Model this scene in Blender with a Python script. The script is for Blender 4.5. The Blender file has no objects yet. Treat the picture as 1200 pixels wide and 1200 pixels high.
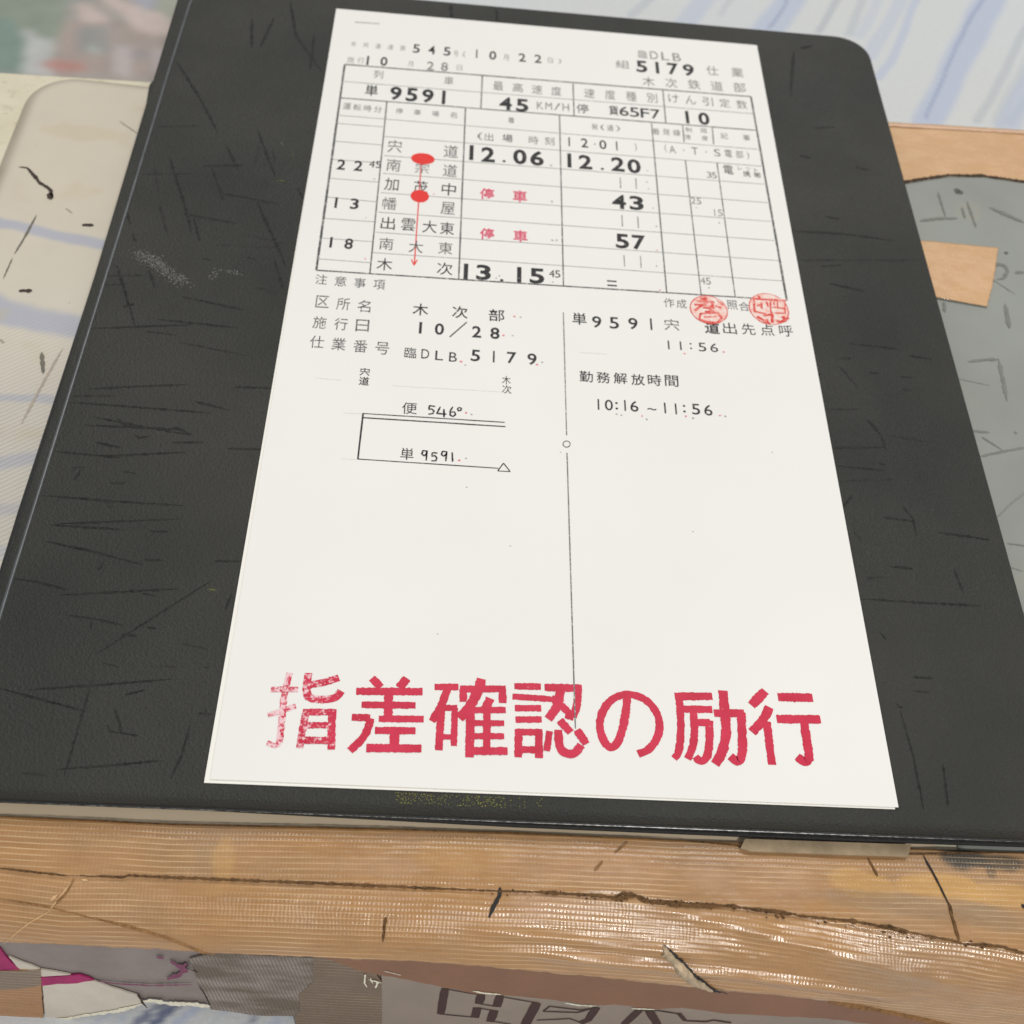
import bpy, bmesh, math, random
import numpy as np
from mathutils import Vector, Matrix, noise

# measurements of every outline, mark and printed character, in millimetres; z = 0 is the top sheet of paper
DATA = {"stamp":[[[1.149,[[10.27,19.05],[9.84,15.01],[9.92,12.62],[10.05,9.04],[10.09,6.59]]],
[1.004,[[7.54,15.89],[12.03,16.12]]],
[0.896,[[7.62,11.26],[9.68,12.05],[11.98,13.15]]],
[0.83,[[10.13,6.65],[9.55,5.9],[8.1,6.5]]],
[1.364,[[13.38,19.21],[13.4,15.48],[14.15,14.52],[16.34,14.46],[18.38,14.79],[19.16,16.2]]],
[1.301,[[13.87,17.07],[16.29,17.63],[18.54,18.61]]],
[1.166,[[13.25,12.09],[18.74,12.36]]],
[1.195,[[13.78,12.4],[13.54,9.48],[13.45,5.81]]],
[1.3,[[18.07,12.61],[18.2,9.15],[18.53,5.77]]],
[1.089,[[13.77,9.76],[18.32,10.04]]],
[1.251,[[13.55,7.16],[18.33,7.33]]]],
[[1.37,[[24.04,18.82],[25.73,17.25]]],
[1.519,[[29.95,19.12],[28.75,17.26]]],
[1.384,[[21.63,16.27],[32.72,16.75]]],
[1.24,[[22.73,13.88],[31.68,14.21]]],
[1.497,[[27.04,16.46],[27.3,11.66]]],
[1.282,[[21.31,11.56],[24.34,11.6]]],
[1.224,[[25.76,11.5],[33.16,11.81]]],
[1.343,[[24.47,11.52],[23.83,8.32],[21.51,5.72]]],
[1.269,[[25.28,9.43],[31.94,9.66]]],
[1.55,[[28.47,9.5],[28.66,6.64]]],
[1.424,[[24.12,6.3],[33.08,6.63]]]],
[[1.209,[[34.68,17.74],[38.73,17.94]]],
[1.348,[[36.93,17.76],[36.02,14.28],[34.54,11.47]]],
[1.271,[[36.04,13.85],[35.94,10.35],[35.9,6.45]]],
[1.119,[[36.04,13.99],[38.65,14.07]]],
[1.097,[[38.26,14.1],[38.33,7.32]]],
[0.964,[[36.0,8.83],[38.45,8.86]]],
[1.272,[[39.0,17.58],[46.76,17.98]]],
[1.282,[[39.53,17.61],[39.61,15.25]]],
[1.291,[[46.22,17.95],[46.26,15.36]]],
[1.703,[[42.59,19.66],[42.11,17.45],[40.75,14.23],[39.03,12.25]]],
[1.445,[[40.89,13.67],[40.96,5.46]]],
[1.495,[[44.18,16.11],[43.25,13.78]]],
[1.121,[[40.76,13.8],[46.8,14.1]]],
[1.105,[[41.35,11.5],[46.57,11.69]]],
[1.091,[[41.41,9.17],[46.6,9.41]]],
[1.372,[[40.33,6.52],[47.2,6.83]]],
[1.273,[[43.65,13.8],[43.74,6.86]]]],
[[1.218,[[48.22,18.55],[52.77,18.72]]],
[1.136,[[47.91,16.65],[50.5,16.58],[54.49,16.49]]],
[1.191,[[48.33,14.52],[52.8,14.74]]],
[1.177,[[48.45,12.48],[52.87,12.7]]],
[1.221,[[48.36,10.24],[52.99,10.38]]],
[1.325,[[48.99,10.69],[48.96,5.83]]],
[1.328,[[52.39,10.57],[52.37,5.84]]],
[1.199,[[48.95,7.24],[52.45,7.26]]],
[1.412,[[53.39,18.61],[59.82,18.79]]],
[1.327,[[59.24,19.2],[58.97,15.7],[58.17,13.38]]],
[1.172,[[58.3,13.33],[56.85,13.66]]],
[1.579,[[56.13,18.46],[55.68,15.25],[53.93,12.83]]],
[1.29,[[54.5,16.78],[56.35,15.29],[57.78,13.79]]],
[1.383,[[55.91,12.7],[57.72,10.6]]],
[1.429,[[58.78,11.1],[60.3,8.67]]],
[1.165,[[54.17,10.66],[53.67,7.13]]],
[1.434,[[55.62,10.95],[55.71,8.24],[56.47,6.9],[58.29,6.71],[59.43,8.46]]]],
[[1.43,[[67.6,17.52],[67.16,14.16],[66.09,10.01],[64.8,8.13],[63.6,8.62],[62.81,10.6]]],
[1.37,[[63.7,8.44],[62.65,10.96],[62.74,13.56],[64.07,16.27],[66.27,17.91],[68.77,18.12],[71.21,17.01],[72.68,14.8],[72.97,12.19],[72.2,9.93],[70.69,8.04],[68.91,7.3]]]],
[[1.451,[[75.86,18.09],[82.44,18.43]]],
[1.319,[[76.63,18.75],[76.61,12.74],[75.9,7.91],[74.95,6.78]]],
[1.348,[[77.19,15.78],[82.22,15.96]]],
[1.312,[[78.88,15.49],[78.8,11.35],[78.23,8.75],[77.21,6.81]]],
[1.332,[[79.14,13.42],[81.64,13.54]]],
[1.38,[[81.5,13.91],[81.25,9.99],[80.53,7.03],[79.26,6.36],[78.57,7.3]]],
[1.668,[[84.43,19.61],[84.35,15.76],[84.34,11.98],[83.27,8.25],[81.78,6.11]]],
[1.434,[[82.44,15.28],[87.74,15.54]]],
[1.561,[[87.21,15.71],[86.93,11.36],[86.69,8.04],[85.72,6.47],[84.54,7.65]]]],
[[1.678,[[91.92,19.92],[89.16,17.07]]],
[1.566,[[92.29,16.91],[91.04,14.56],[88.69,12.12]]],
[1.4,[[91.54,14.21],[91.45,10.46],[91.49,6.44]]],
[1.646,[[94.02,18.86],[100.21,19.05]]],
[1.608,[[93.29,14.75],[101.02,15.05]]],
[1.532,[[98.03,14.33],[98.05,11.88],[98.09,7.82]]],
[1.555,[[98.25,8.19],[97.2,6.98],[96.0,8.09]]]]],
"seals":[[90.04,110.6,4.08,4.15,[[0.817,[[87.53,112.9],[91.53,112.99]]],
[0.668,[[86.89,111.79],[89.66,111.9]]],
[0.757,[[88.38,113.74],[90.06,113.9]]],
[0.683,[[89.3,114.13],[89.2,111.71]]],
[0.566,[[89.24,112.16],[87.94,111.14],[86.85,109.99]]],
[0.833,[[91.04,112.49],[90.89,110.83]]],
[0.61,[[90.54,111.84],[90.35,109.73]]],
[0.532,[[91.43,111.92],[92.92,111.32]]],
[0.348,[[92.03,113.64],[93.44,112.12]]],
[0.677,[[88.7,111.06],[90.47,111.08]]],
[0.594,[[87.99,109.21],[91.9,109.88],[92.75,108.33],[91.62,106.9],[88.89,106.94],[87.75,107.57],[87.99,109.21]]],
[0.38,[[88.68,108.24],[91.57,108.66]]],
[0.529,[[89.04,109.91],[91.28,110.27]]]]],
[103.55,112.11,4.36,4.66,[[0.634,[[100.07,114.84],[107.82,115.02]]],
[0.474,[[100.47,114.46],[100.19,110.97],[102.81,110.62]]],
[0.653,[[101.76,115.95],[101.77,115.04]]],
[0.501,[[102.1,114.01],[101.92,112.03]]],
[0.52,[[100.96,112.84],[102.01,113.24]]],
[0.444,[[103.25,114.27],[103.5,112.63]]],
[0.412,[[104.23,114.97],[103.9,111.32]]],
[0.327,[[104.96,114.59],[104.91,113.22]]],
[0.323,[[105.78,114.82],[105.59,112.38]]],
[0.367,[[107.44,114.68],[107.09,111.03]]],
[0.414,[[104.4,112.72],[107.28,112.55]]],
[0.482,[[104.63,110.94],[107.11,111.18]]],
[0.621,[[104.01,111.33],[104.09,110.15],[103.82,107.9]]],
[0.682,[[100.58,109.52],[101.91,108.61],[103.35,107.71]]],
[0.64,[[102.07,109.96],[103.9,110.43]]],
[0.555,[[102.84,108.99],[102.35,107.62]]],
[0.712,[[105.06,109.05],[105.18,108.18],[107.06,109.09],[107.63,110.04]]],
[1.195,[[106.94,109.82],[106.22,109.46]]]]]],
"spots":[[25.58,153.09,2.76,2.01],[25.59,140.03,2.1,2.11]],
"text":[["g",0.0,[["本",5.79,195.41,1.51,2.16],["共",8.9,195.4,1.51,2.16],["達",12.01,195.39,1.52,2.16],["達",15.13,195.38,1.52,2.16],["第",18.25,195.37,1.52,2.16]]],
["k",0.012,[["5",21.71,195.68,2.12,3.61],["4",25.63,195.64,2.13,3.61],["5",29.56,195.6,2.13,3.61]]],
["g",0.0,[["号",31.88,194.95,1.32,2.52],["(",33.95,194.95,1.32,2.52]]],
["k",0.015,[["1",37.15,195.69,2.14,3.62],["0",41.28,195.55,2.15,3.62]]],
["g",0.0,[["月",44.69,195.12,1.55,2.53]]],
["k",0.012,[["2",48.87,195.71,2.16,3.45],["2",52.95,195.74,2.17,3.45]]],
["g",0.0,[["日",56.15,195.57,1.34,2.18],[")",58.58,195.44,1.34,2.18]]],
["g",0.0,[["施",5.62,188.75,1.91,2.46],["行",8.18,188.76,1.92,2.46]]],
["k",0.02,[["1",9.87,188.99,2.07,3.69],["0",13.92,189.2,2.08,3.69]]],
["g",0.0,[["月",20.57,189.07,1.51,2.11]]],
["m",0.012,[["2",25.63,188.96,2.1,3.52],["8",29.18,189.09,2.1,3.52]]],
["g",0.0,[["日",32.95,189.19,1.52,2.12]]],
["m",0.0,[["列",12.94,183.63,2.54,3.27]]],
["m",0.0,[["車",30.48,183.53,2.57,3.28]]],
["k",0.01,[["単",11.75,177.14,3.34,4.36]]],
["k",0.028,[["9",17.73,176.75,3.39,5.36],["5",21.64,176.74,3.4,5.37],["9",25.56,176.74,3.41,5.37],["1",29.49,176.73,3.42,5.37]]],
["m",0.0,[["最",42.9,183.09,2.81,3.62],["高",47.77,183.04,2.82,3.63],["速",52.65,182.99,2.83,3.63],["度",57.54,182.94,2.84,3.63]]],
["k",0.03,[["4",44.81,176.31,3.69,5.04],["5",48.94,176.15,3.7,5.04]]],
["m",0.0,[["K",53.41,176.66,1.93,2.87],["M",55.54,176.71,1.94,2.87],["/",57.67,176.75,1.94,2.87],["H",59.81,176.79,1.94,2.87]]],
["m",0.0,[["速",65.92,183.23,2.86,3.82],["度",71.23,183.29,2.87,3.83],["種",76.56,183.35,2.88,3.84],["別",81.9,183.41,2.89,3.84]]],
["m",0.0,[["け",87.47,183.94,2.91,3.51],["ん",91.86,183.89,2.91,3.51],["引",96.26,183.85,2.92,3.52],["定",100.67,183.8,2.93,3.52],["数",105.09,183.76,2.94,3.53]]],
["k",0.0,[["停",64.02,176.83,3.25,3.55]]],
["k",0.008,[["貨",71.82,177.17,2.62,3.74],["6",74.45,177.13,2.83,3.74],["5",77.09,177.09,2.84,3.74],["F",79.73,177.05,2.63,3.75],["7",82.37,177.01,2.85,3.75]]],
["k",0.028,[["1",90.44,176.87,3.34,4.95],["0",94.66,176.77,3.35,4.96]]],
["m",0.0,[["臨",80.5,201.52,2.53,3.37],["D",83.52,201.52,2.54,3.37],["L",86.54,201.53,2.54,3.38],["B",89.57,201.53,2.55,3.38]]],
["m",0.0,[["組",74.96,196.48,3.86,3.3]]],
["k",0.025,[["5",79.98,196.23,3.44,4.95],["1",84.07,196.28,3.45,4.96],["7",88.17,196.32,3.46,4.97],["9",92.28,196.37,3.48,4.98]]],
["m",0.0,[["仕",98.66,197.1,3.47,4.08],["業",105.3,197.18,3.49,4.09]]],
["m",0.0,[["木",81.42,190.11,3.38,3.94],["次",87.34,190.29,3.39,3.95],["鉄",93.29,190.47,3.41,3.97],["道",99.26,190.65,3.43,3.98],["部",105.25,190.83,3.44,3.99]]],
["m",0.0,[["運",6.36,170.26,2.05,2.45],["転",8.85,170.18,2.05,2.45],["時",11.35,170.1,2.05,2.45],["分",13.84,170.02,2.06,2.45]]],
["m",0.0,[["停",19.0,170.03,1.86,2.12],["車",23.38,170.07,1.87,2.12],["場",27.76,170.11,1.87,2.12],["名",32.16,170.15,1.88,2.13]]],
["m",0.0,[["着",46.24,170.05,1.69,2.3]]],
["m",0.0,[["発",66.87,170.08,1.71,2.31],["(",68.77,170.1,1.72,2.31],["通",70.68,170.12,1.72,2.31],[")",72.59,170.14,1.72,2.31]]],
["m",0.0,[["着",82.06,170.25,1.95,2.49],["発",84.68,170.3,1.95,2.49],["線",87.3,170.35,1.96,2.49]]],
["m",0.0,[["制",90.41,171.89,1.75,1.84],["限",94.29,171.98,1.75,1.85]]],
["m",0.0,[["速",89.94,169.13,1.74,1.82],["度",94.26,169.15,1.74,1.83]]],
["m",0.0,[["記",99.29,170.66,1.98,2.34],["事",104.87,170.66,1.98,2.35]]],
["m",0.0,[["(",38.83,163.03,2.27,2.86],["出",40.95,162.97,2.28,2.87]]],
["k",0.0,[["場",45.42,163.05,2.7,2.87]]],
["m",0.0,[["時",51.75,163.13,2.5,3.03],["刻",55.62,163.26,2.51,3.04]]],
["k",0.01,[["1",60.41,163.6,2.04,3.37],["2",64.16,163.61,2.05,3.37],["·",66.66,163.54,1.9,3.37],["0",68.64,163.52,2.06,3.38],["1",72.03,163.52,2.06,3.38]]],
["m",0.0,[[")",76.71,163.55,0.85,2.9]]],
["m",0.0,[["(",84.1,164.04,0.86,2.91]]],
["m",0.0,[["A",85.77,163.83,1.93,2.75],[".",88.54,163.86,1.93,2.76],["T",91.31,163.89,1.94,2.76],[".",94.09,163.92,1.94,2.76],["S",96.87,163.94,1.94,2.77],["電",99.66,163.97,1.95,2.77],["部",102.45,164.0,1.95,2.77]]],
["m",0.0,[[")",104.52,163.87,0.87,2.94]]],
["d",0.0,[["宍",18.78,156.77,3.62,4.48],["道",32.06,156.56,3.65,4.49]]],
["d",0.0,[["南",18.95,150.04,3.56,4.36],["道",32.13,149.67,3.6,4.36]]],
["m",0.0,[["宗",25.6,149.65,3.58,3.61]]],
["k",0.0,[["加",18.95,143.36,3.51,4.24],["茂",25.58,143.13,3.53,4.24],["中",32.09,143.11,3.55,4.24]]],
["d",0.0,[["幡",18.91,136.83,3.46,4.12],["屋",32.12,136.68,3.5,4.13]]],
["k",0.0,[["出",19.02,130.33,3.41,4.01],["雲",23.54,130.35,3.42,4.01],["大",28.31,130.21,3.44,4.01],["東",32.23,130.05,3.44,4.01]]],
["d",0.0,[["南",19.12,123.72,3.36,3.76],["大",25.64,123.49,3.38,3.76],["東",32.12,123.69,3.4,3.77]]],
["k",0.0,[["木",19.18,117.34,3.68,3.78],["次",32.25,117.31,3.72,3.79]]],
["k",0.02,[["2",6.96,148.82,2.32,3.59],["2",10.89,148.84,2.33,3.59]]],
["k",0.0,[["4",13.96,149.81,1.49,2.4],["5",15.45,149.8,1.49,2.4]]],
["k",0.02,[["1",6.99,135.78,2.26,3.53],["3",11.12,135.81,2.27,3.54]]],
["k",0.02,[["1",7.11,122.93,2.19,3.34],["8",10.98,122.88,2.2,3.34]]],
["k",0.03,[["1",36.92,156.71,3.85,5.43],["2",40.88,156.45,3.86,5.42],[".",44.71,154.53,3.57,5.39],["0",48.47,156.56,3.88,5.44],["6",52.55,156.55,3.89,5.44]]],
["k",0.028,[["1",60.32,156.71,3.8,5.15],["2",64.17,156.55,3.81,5.15],[".",68.2,154.55,3.53,5.11],["2",72.01,156.68,3.84,5.16],["0",75.92,156.43,3.85,5.17]]],
["k",0.028,[["4",71.69,143.36,3.95,4.88],["3",75.83,143.36,3.96,4.89]]],
["k",0.028,[["5",71.89,130.16,3.62,4.76],["7",75.64,130.14,3.63,4.76]]],
["k",0.03,[["1",36.85,116.99,3.83,4.7],["3",40.71,117.04,3.84,4.71],[".",44.71,115.05,3.55,4.67],["1",48.52,117.13,3.86,4.72],["5",52.42,117.13,3.87,4.72]]],
["k",0.0,[["4",55.7,118.19,1.43,2.24],["5",56.99,118.19,1.44,2.24]]],
["r",0.02,[["停",40.91,142.51,3.56,3.95],["車",48.54,142.65,3.59,3.96]]],
["r",0.02,[["停",41.2,129.24,3.46,3.73],["車",48.74,129.36,3.48,3.74]]],
["m",0.0,[["3",94.11,155.45,1.37,2.2],["5",95.36,155.44,1.37,2.2]]],
["m",0.0,[["2",89.47,145.75,1.34,2.26],["5",90.79,145.72,1.34,2.26]]],
["m",0.0,[["1",94.24,142.15,1.33,2.23],["5",95.56,142.18,1.34,2.23]]],
["m",0.0,[["4",89.45,119.39,1.37,2.15],["5",90.7,119.36,1.37,2.15]]],
["k",0.0,[["電",99.04,157.9,2.56,3.18]]],
["m",0.0,[["レ",101.97,158.87,1.07,1.44],["ッ",103.96,158.7,1.07,1.44],["ト",105.94,158.53,1.08,1.44]]],
["k",0.0,[["携",103.44,156.86,1.93,2.06],["帯",106.05,156.7,1.93,2.06]]],
["d",0.0,[["注",6.15,111.44,2.7,2.92],["意",10.26,111.32,2.7,2.92],["事",14.37,111.21,2.71,2.92],["項",18.5,111.09,2.72,2.92]]],
["d",0.0,[["区",7.07,104.97,3.01,3.45],["所",11.43,104.75,3.02,3.45],["名",15.8,104.53,3.03,3.45]]],
["d",0.0,[["施",7.1,99.02,2.97,3.36],["行",11.5,99.0,2.98,3.36],["日",15.91,98.97,2.99,3.36]]],
["d",0.0,[["仕",7.1,93.62,3.1,3.39],["業",11.54,93.44,3.11,3.39],["番",15.98,93.25,3.12,3.39],["号",20.44,93.07,3.13,3.38]]],
["k",0.006,[["木",27.64,104.67,3.6,3.45],["次",35.98,104.68,3.62,3.46],["部",43.77,104.55,3.64,3.46]]],
["k",0.02,[["1",27.92,99.47,2.3,3.25],["0",31.87,99.47,2.31,3.25],["2",39.68,99.42,2.32,3.26],["8",43.5,99.36,2.33,3.26]]],
["k",0.0,[["臨",26.24,92.35,2.62,2.91]]],
["k",0.0,[["D",29.3,92.32,1.92,2.56],["L",32.16,92.15,1.93,2.56],["B",35.01,91.97,1.93,2.56]]],
["k",0.015,[["5",39.61,92.8,2.29,3.16],["1",43.38,92.83,2.29,3.16],["7",47.06,92.83,2.3,3.16],["9",51.31,92.83,2.31,3.17]]],
["k",0.01,[["宍",17.4,86.44,2.22,2.03]]],
["k",0.01,[["道",17.46,84.01,2.21,2.23]]],
["k",0.0,[["木",46.04,86.71,1.92,2.27]]],
["k",0.0,[["次",46.17,84.27,2.08,2.25]]],
["k",0.0,[["便",26.93,77.76,3.2,2.93]]],
["k",0.0,[["単",27.11,66.46,2.78,2.87]]],
["k",0.008,[["単",61.49,105.21,3.33,3.49]]],
["k",0.012,[["9",65.2,104.62,2.4,3.36],["5",68.96,104.7,2.41,3.37],["9",73.04,104.86,2.42,3.38],["1",76.98,105.08,2.42,3.38]]],
["d",0.0,[["宍",81.45,105.34,3.57,3.27]]],
["k",0.02,[["道",90.29,105.25,3.59,3.53]]],
["k",0.0,[["出",94.14,105.48,3.23,3.29],["先",98.28,105.62,3.24,3.3],["点",102.43,105.75,3.25,3.31],["呼",106.59,105.89,3.26,3.32]]],
["k",0.0,[["1",80.39,99.42,2.0,2.45],["1",82.99,99.44,2.0,2.45],[":",85.17,99.54,1.86,2.45],["5",87.64,99.47,2.01,2.45],["6",90.19,99.51,2.01,2.46]]],
["d",0.0,[["作",81.34,111.86,2.48,2.72],["成",84.11,111.79,2.48,2.72]]],
["d",0.0,[["照",95.41,112.55,2.51,2.75],["合",98.06,112.34,2.51,2.75]]],
["k",0.006,[["勤",62.51,89.07,3.03,3.01],["務",66.06,89.12,3.04,3.01],["解",69.61,89.22,3.05,3.02],["放",73.26,89.16,3.05,3.02],["時",76.75,89.32,3.06,3.03],["間",80.33,89.44,3.07,3.03]]],
["k",0.006,[["1",64.8,81.87,1.99,2.79],["0",66.93,81.87,1.99,2.8],[":",68.51,81.82,1.85,2.8],["1",70.25,82.05,2.0,2.8],["6",72.14,81.98,2.0,2.8],["~",75.74,81.52,1.85,2.8],["1",78.46,82.06,2.01,2.81],["1",80.69,82.02,2.01,2.82],[":",82.43,82.2,1.87,2.82],["5",84.85,82.27,2.02,2.82],["6",87.38,82.21,2.03,2.83]]]],
"lines":[["d",0.476,[[4.32,186.63],[107.86,187.4]]],
["l",0.246,[[4.73,179.76],[107.69,180.45]]],
["d",0.402,[[4.6,173.27],[107.56,173.88]]],
["l",0.236,[[4.77,166.56],[107.27,166.52]]],
["l",0.232,[[16.14,160.07],[107.4,160.21]]],
["l",0.227,[[16.49,153.18],[107.47,153.62]]],
["l",0.222,[[16.7,146.89],[107.43,147.09]]],
["l",0.217,[[16.68,140.24],[107.31,140.59]]],
["l",0.212,[[16.64,133.71],[107.6,134.16]]],
["l",0.207,[[16.62,127.15],[107.59,127.59]]],
["l",0.202,[[16.45,120.7],[107.82,121.15]]],
["d",0.416,[[4.83,114.08],[107.97,115.16]]],
["l",0.234,[[4.59,163.48],[15.54,163.59]]],
["l",0.229,[[4.81,156.94],[15.82,156.9]]],
["l",0.224,[[4.85,150.35],[15.69,150.53]]],
["l",0.219,[[4.99,143.8],[15.99,143.75]]],
["l",0.214,[[4.94,137.4],[16.24,137.05]]],
["l",0.209,[[4.88,130.34],[16.22,130.47]]],
["l",0.204,[[4.77,124.03],[16.05,124.07]]],
["l",0.199,[[4.79,117.56],[16.22,117.51]]],
["d",0.532,[[4.32,186.63],[4.83,114.08]]],
["d",0.323,[[15.75,173.14],[16.25,114.26]]],
["d",0.352,[[34.97,173.16],[35.38,114.34]]],
["d",0.34,[[38.81,186.72],[38.74,173.48]]],
["d",0.301,[[58.2,173.33],[58.23,114.55]]],
["d",0.315,[[61.84,186.97],[61.82,173.8]]],
["d",0.304,[[81.18,173.38],[81.03,114.83]]],
["d",0.319,[[84.94,187.12],[84.81,173.77]]],
["d",0.278,[[89.03,173.44],[88.88,167.02]]],
["d",0.266,[[88.69,160.12],[88.71,115.01]]],
["d",0.279,[[96.53,173.66],[96.28,166.96]]],
["d",0.267,[[96.48,160.14],[96.36,115.08]]],
["d",0.528,[[107.86,187.4],[107.97,115.16]]],
["m",0.257,[[72.35,151.98],[72.31,148.19]]],
["m",0.258,[[76.11,152.11],[76.07,148.32]]],
["m",0.246,[[72.19,138.9],[72.13,135.02]]],
["m",0.246,[[75.87,138.87],[75.84,134.86]]],
["m",0.235,[[72.05,125.69],[72.04,122.04]]],
["m",0.235,[[75.8,125.81],[75.76,122.01]]],
["k",0.455,[[67.92,117.19],[70.01,117.18]]],
["k",0.453,[[67.91,115.87],[70.03,115.88]]],
["k",0.271,[[34.09,97.44],[37.51,101.99]]],
["g",0.385,[[5.32,204.77],[11.68,205.03]]],
["k",0.247,[[17.9,75.7],[45.86,75.72]]],
["k",0.303,[[17.99,74.66],[46.04,74.66]]],
["k",0.343,[[17.94,75.83],[17.85,64.43]]],
["k",0.237,[[17.84,64.53],[44.77,64.35]]],
["k",0.222,[[45.74,65.65],[44.65,63.71]]],
["k",0.221,[[44.65,63.71],[47.06,63.73]]],
["k",0.221,[[47.06,63.73],[45.74,65.65]]],
["m",0.24,[[58.06,106.78],[58.17,73.48]]],
["m",0.208,[[58.17,69.04],[58.53,11.32]]],
["r2",0.277,[[25.29,151.89],[25.58,118.21]]],
["r2",0.268,[[25.55,117.68],[24.84,119.45]]],
["r2",0.268,[[25.55,117.68],[26.14,119.45]]],
["f",0.157,[[7.84,83.99],[12.94,83.87]]],
["f",0.157,[[23.19,83.29],[47.23,83.53]]],
["f",0.145,[[14.73,64.39],[17.64,64.41]]],
["f",0.152,[[14.04,75.52],[17.7,75.6]]],
["f",0.168,[[61.44,95.62],[67.19,95.66]]]],
"hand":[["k",0.368,[[30.8,78.77],[30.76,77.78],[31.29,77.94],[31.76,77.51],[31.61,76.8],[30.68,76.55]]],
["k",0.368,[[30.71,78.76],[31.98,78.63]]],
["k",0.368,[[32.97,78.66],[32.37,76.87],[34.31,76.85]]],
["k",0.368,[[33.72,78.13],[33.81,76.0]]],
["k",0.369,[[35.45,78.86],[34.96,77.65],[35.04,76.62],[35.59,76.38],[36.07,76.88],[35.86,77.55],[35.14,77.44]]],
["k",0.369,[[36.68,78.79],[36.38,78.35],[36.62,77.91],[37.07,78.06],[37.18,78.59],[36.68,78.79]]],
["k",0.352,[[30.74,67.42],[30.12,67.54],[29.95,66.7],[30.37,66.24],[30.86,66.77],[30.87,67.6],[30.86,65.13]]],
["k",0.352,[[31.94,67.13],[31.9,66.25],[32.46,66.46],[32.87,65.94],[32.69,65.22],[31.82,65.15]]],
["k",0.352,[[31.94,67.13],[32.95,67.1]]],
["k",0.353,[[34.56,67.55],[33.9,67.61],[33.71,66.83],[34.17,66.42],[34.67,67.01],[34.69,67.67],[34.61,65.25]]],
["k",0.353,[[35.75,67.53],[35.93,65.24]]],
["d",0.229,[[58.84,71.3],[58.8,71.06],[58.69,70.84],[58.53,70.66],[58.33,70.54],[58.11,70.48],[57.89,70.5],[57.7,70.6],[57.54,70.75],[57.45,70.96],[57.42,71.19],[57.45,71.43],[57.56,71.65],[57.72,71.83],[57.92,71.95],[58.14,72.01],[58.36,71.99],[58.56,71.89],[58.71,71.74],[58.81,71.53],[58.84,71.3]]]],
"dots":[["p",47.53,104.59,0.292],["g",48.89,104.45,0.219],["p",45.32,98.9,0.288],["g",47.24,99.02,0.216],["p",36.63,90.86,0.28],["g",37.59,90.02,0.21],["p",52.34,91.44,0.284],["g",53.43,92.16,0.214],["p",38.12,77.51,0.272],["g",39.26,77.19,0.204],["p",37.18,65.66,0.263],["g",38.48,66.26,0.198],["p",83.64,97.25,0.24],["p",92.16,98.49,0.242],["g",68.41,79.65,0.227],["g",69.39,79.42,0.227],["p",73.63,79.58,0.228],["g",74.52,78.78,0.228],["p",82.59,80.24,0.23],["g",84.05,79.86,0.23],["p",89.73,81.01,0.232],["g",90.82,80.91,0.232],["g",14.88,144.66,0.215],["g",14.11,131.54,0.208],["p",14.9,118.6,0.202],["p",28.75,141.17,0.215],["g",55.95,141.53,0.22],["g",56.07,128.68,0.214],["g",56.95,128.99,0.214],["g",44.97,154.66,0.224],["g",55.97,154.33,0.226],["g",43.47,115.57,0.205],["g",44.2,116.34,0.206],["g",55.81,154.35,0.226],["g",79.09,155.22,0.23],["g",78.98,148.7,0.227],["g",78.74,151.1,0.228],["g",79.66,142.05,0.224],["g",80.09,135.94,0.221],["p",79.69,128.04,0.217],["g",79.27,122.91,0.215],["p",79.56,115.51,0.211],["g",89.99,143.36,0.226],["g",94.96,138.7,0.225],["g",90.64,117.31,0.214],["g",55.95,141.73,0.22],["g",55.81,128.83,0.214],["g",56.84,128.79,0.214],["g",55.92,115.6,0.207],["g",34.77,27.84,0.119],["g",38.83,59.45,0.13],["g",47.25,46.77,0.126],["g",81.8,52.29,0.132],["g",99.52,72.42,0.141],["g",56.91,69.15,0.135]],
"scuffs":[[0.878,[[-20.93,203.12],[-19.24,190.57]],
0],[0.883,[[-15.33,204.58],[-17.24,191.45]],
0],[0.906,[[-12.28,212.69],[-9.06,197.46],[-1.19,183.71]],
0],[0.87,[[-4.52,198.73],[-4.01,183.9]],
0],[0.82,[[-36.52,182.86],[-28.92,169.84],[-22.65,157.31]],
0],[0.755,[[-36.79,157.61],[-26.89,159.18]],
1],[0.764,[[-13.71,159.48],[-10.2,150.14],[-7.36,143.03]],
0],[0.75,[[-9.29,153.3],[-8.22,147.37]],
1],[0.75,[[-12.65,153.91],[-12.56,146.85]],
1],[0.747,[[-20.04,153.0],[-16.07,144.75]],
0],[0.726,[[-24.02,145.19],[-14.91,146.57]],
0],[0.73,[[-32.08,147.5],[-27.02,134.52],[-24.14,126.5],[-23.13,123.0]],
0],[0.726,[[-22.03,144.74],[-17.89,134.14]],
0],[0.706,[[-18.55,136.43],[-11.46,135.34],[-5.65,134.29]],
0],[0.713,[[-37.22,140.79],[-25.17,142.4]],
1],[0.686,[[-26.1,129.03],[-13.74,127.0]],
0],[0.684,[[-23.45,127.95],[-20.86,120.57]],
0],[0.705,[[-10.84,135.41],[-3.06,118.04],[-1.75,114.69]],
0],[0.667,[[-35.45,121.68],[-34.36,119.14]],
0],[0.682,[[-37.92,128.18],[-36.25,124.28]],
0],[0.676,[[-11.45,123.81],[-2.27,121.65]],
1],[0.667,[[-16.72,120.13],[-3.37,120.65]],
1],[0.719,[[-2.22,140.22],[-0.53,136.58]],
0],[0.72,[[-34.52,143.25],[-32.37,134.85]],
1],[0.691,[[-31.41,131.21],[-27.88,121.6]],
1],[0.644,[[-36.83,111.96],[-29.78,95.07]],
0],[0.617,[[-33.31,100.06],[-30.9,100.94]],
0],[0.647,[[-30.82,113.0],[-27.78,105.99]],
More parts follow.
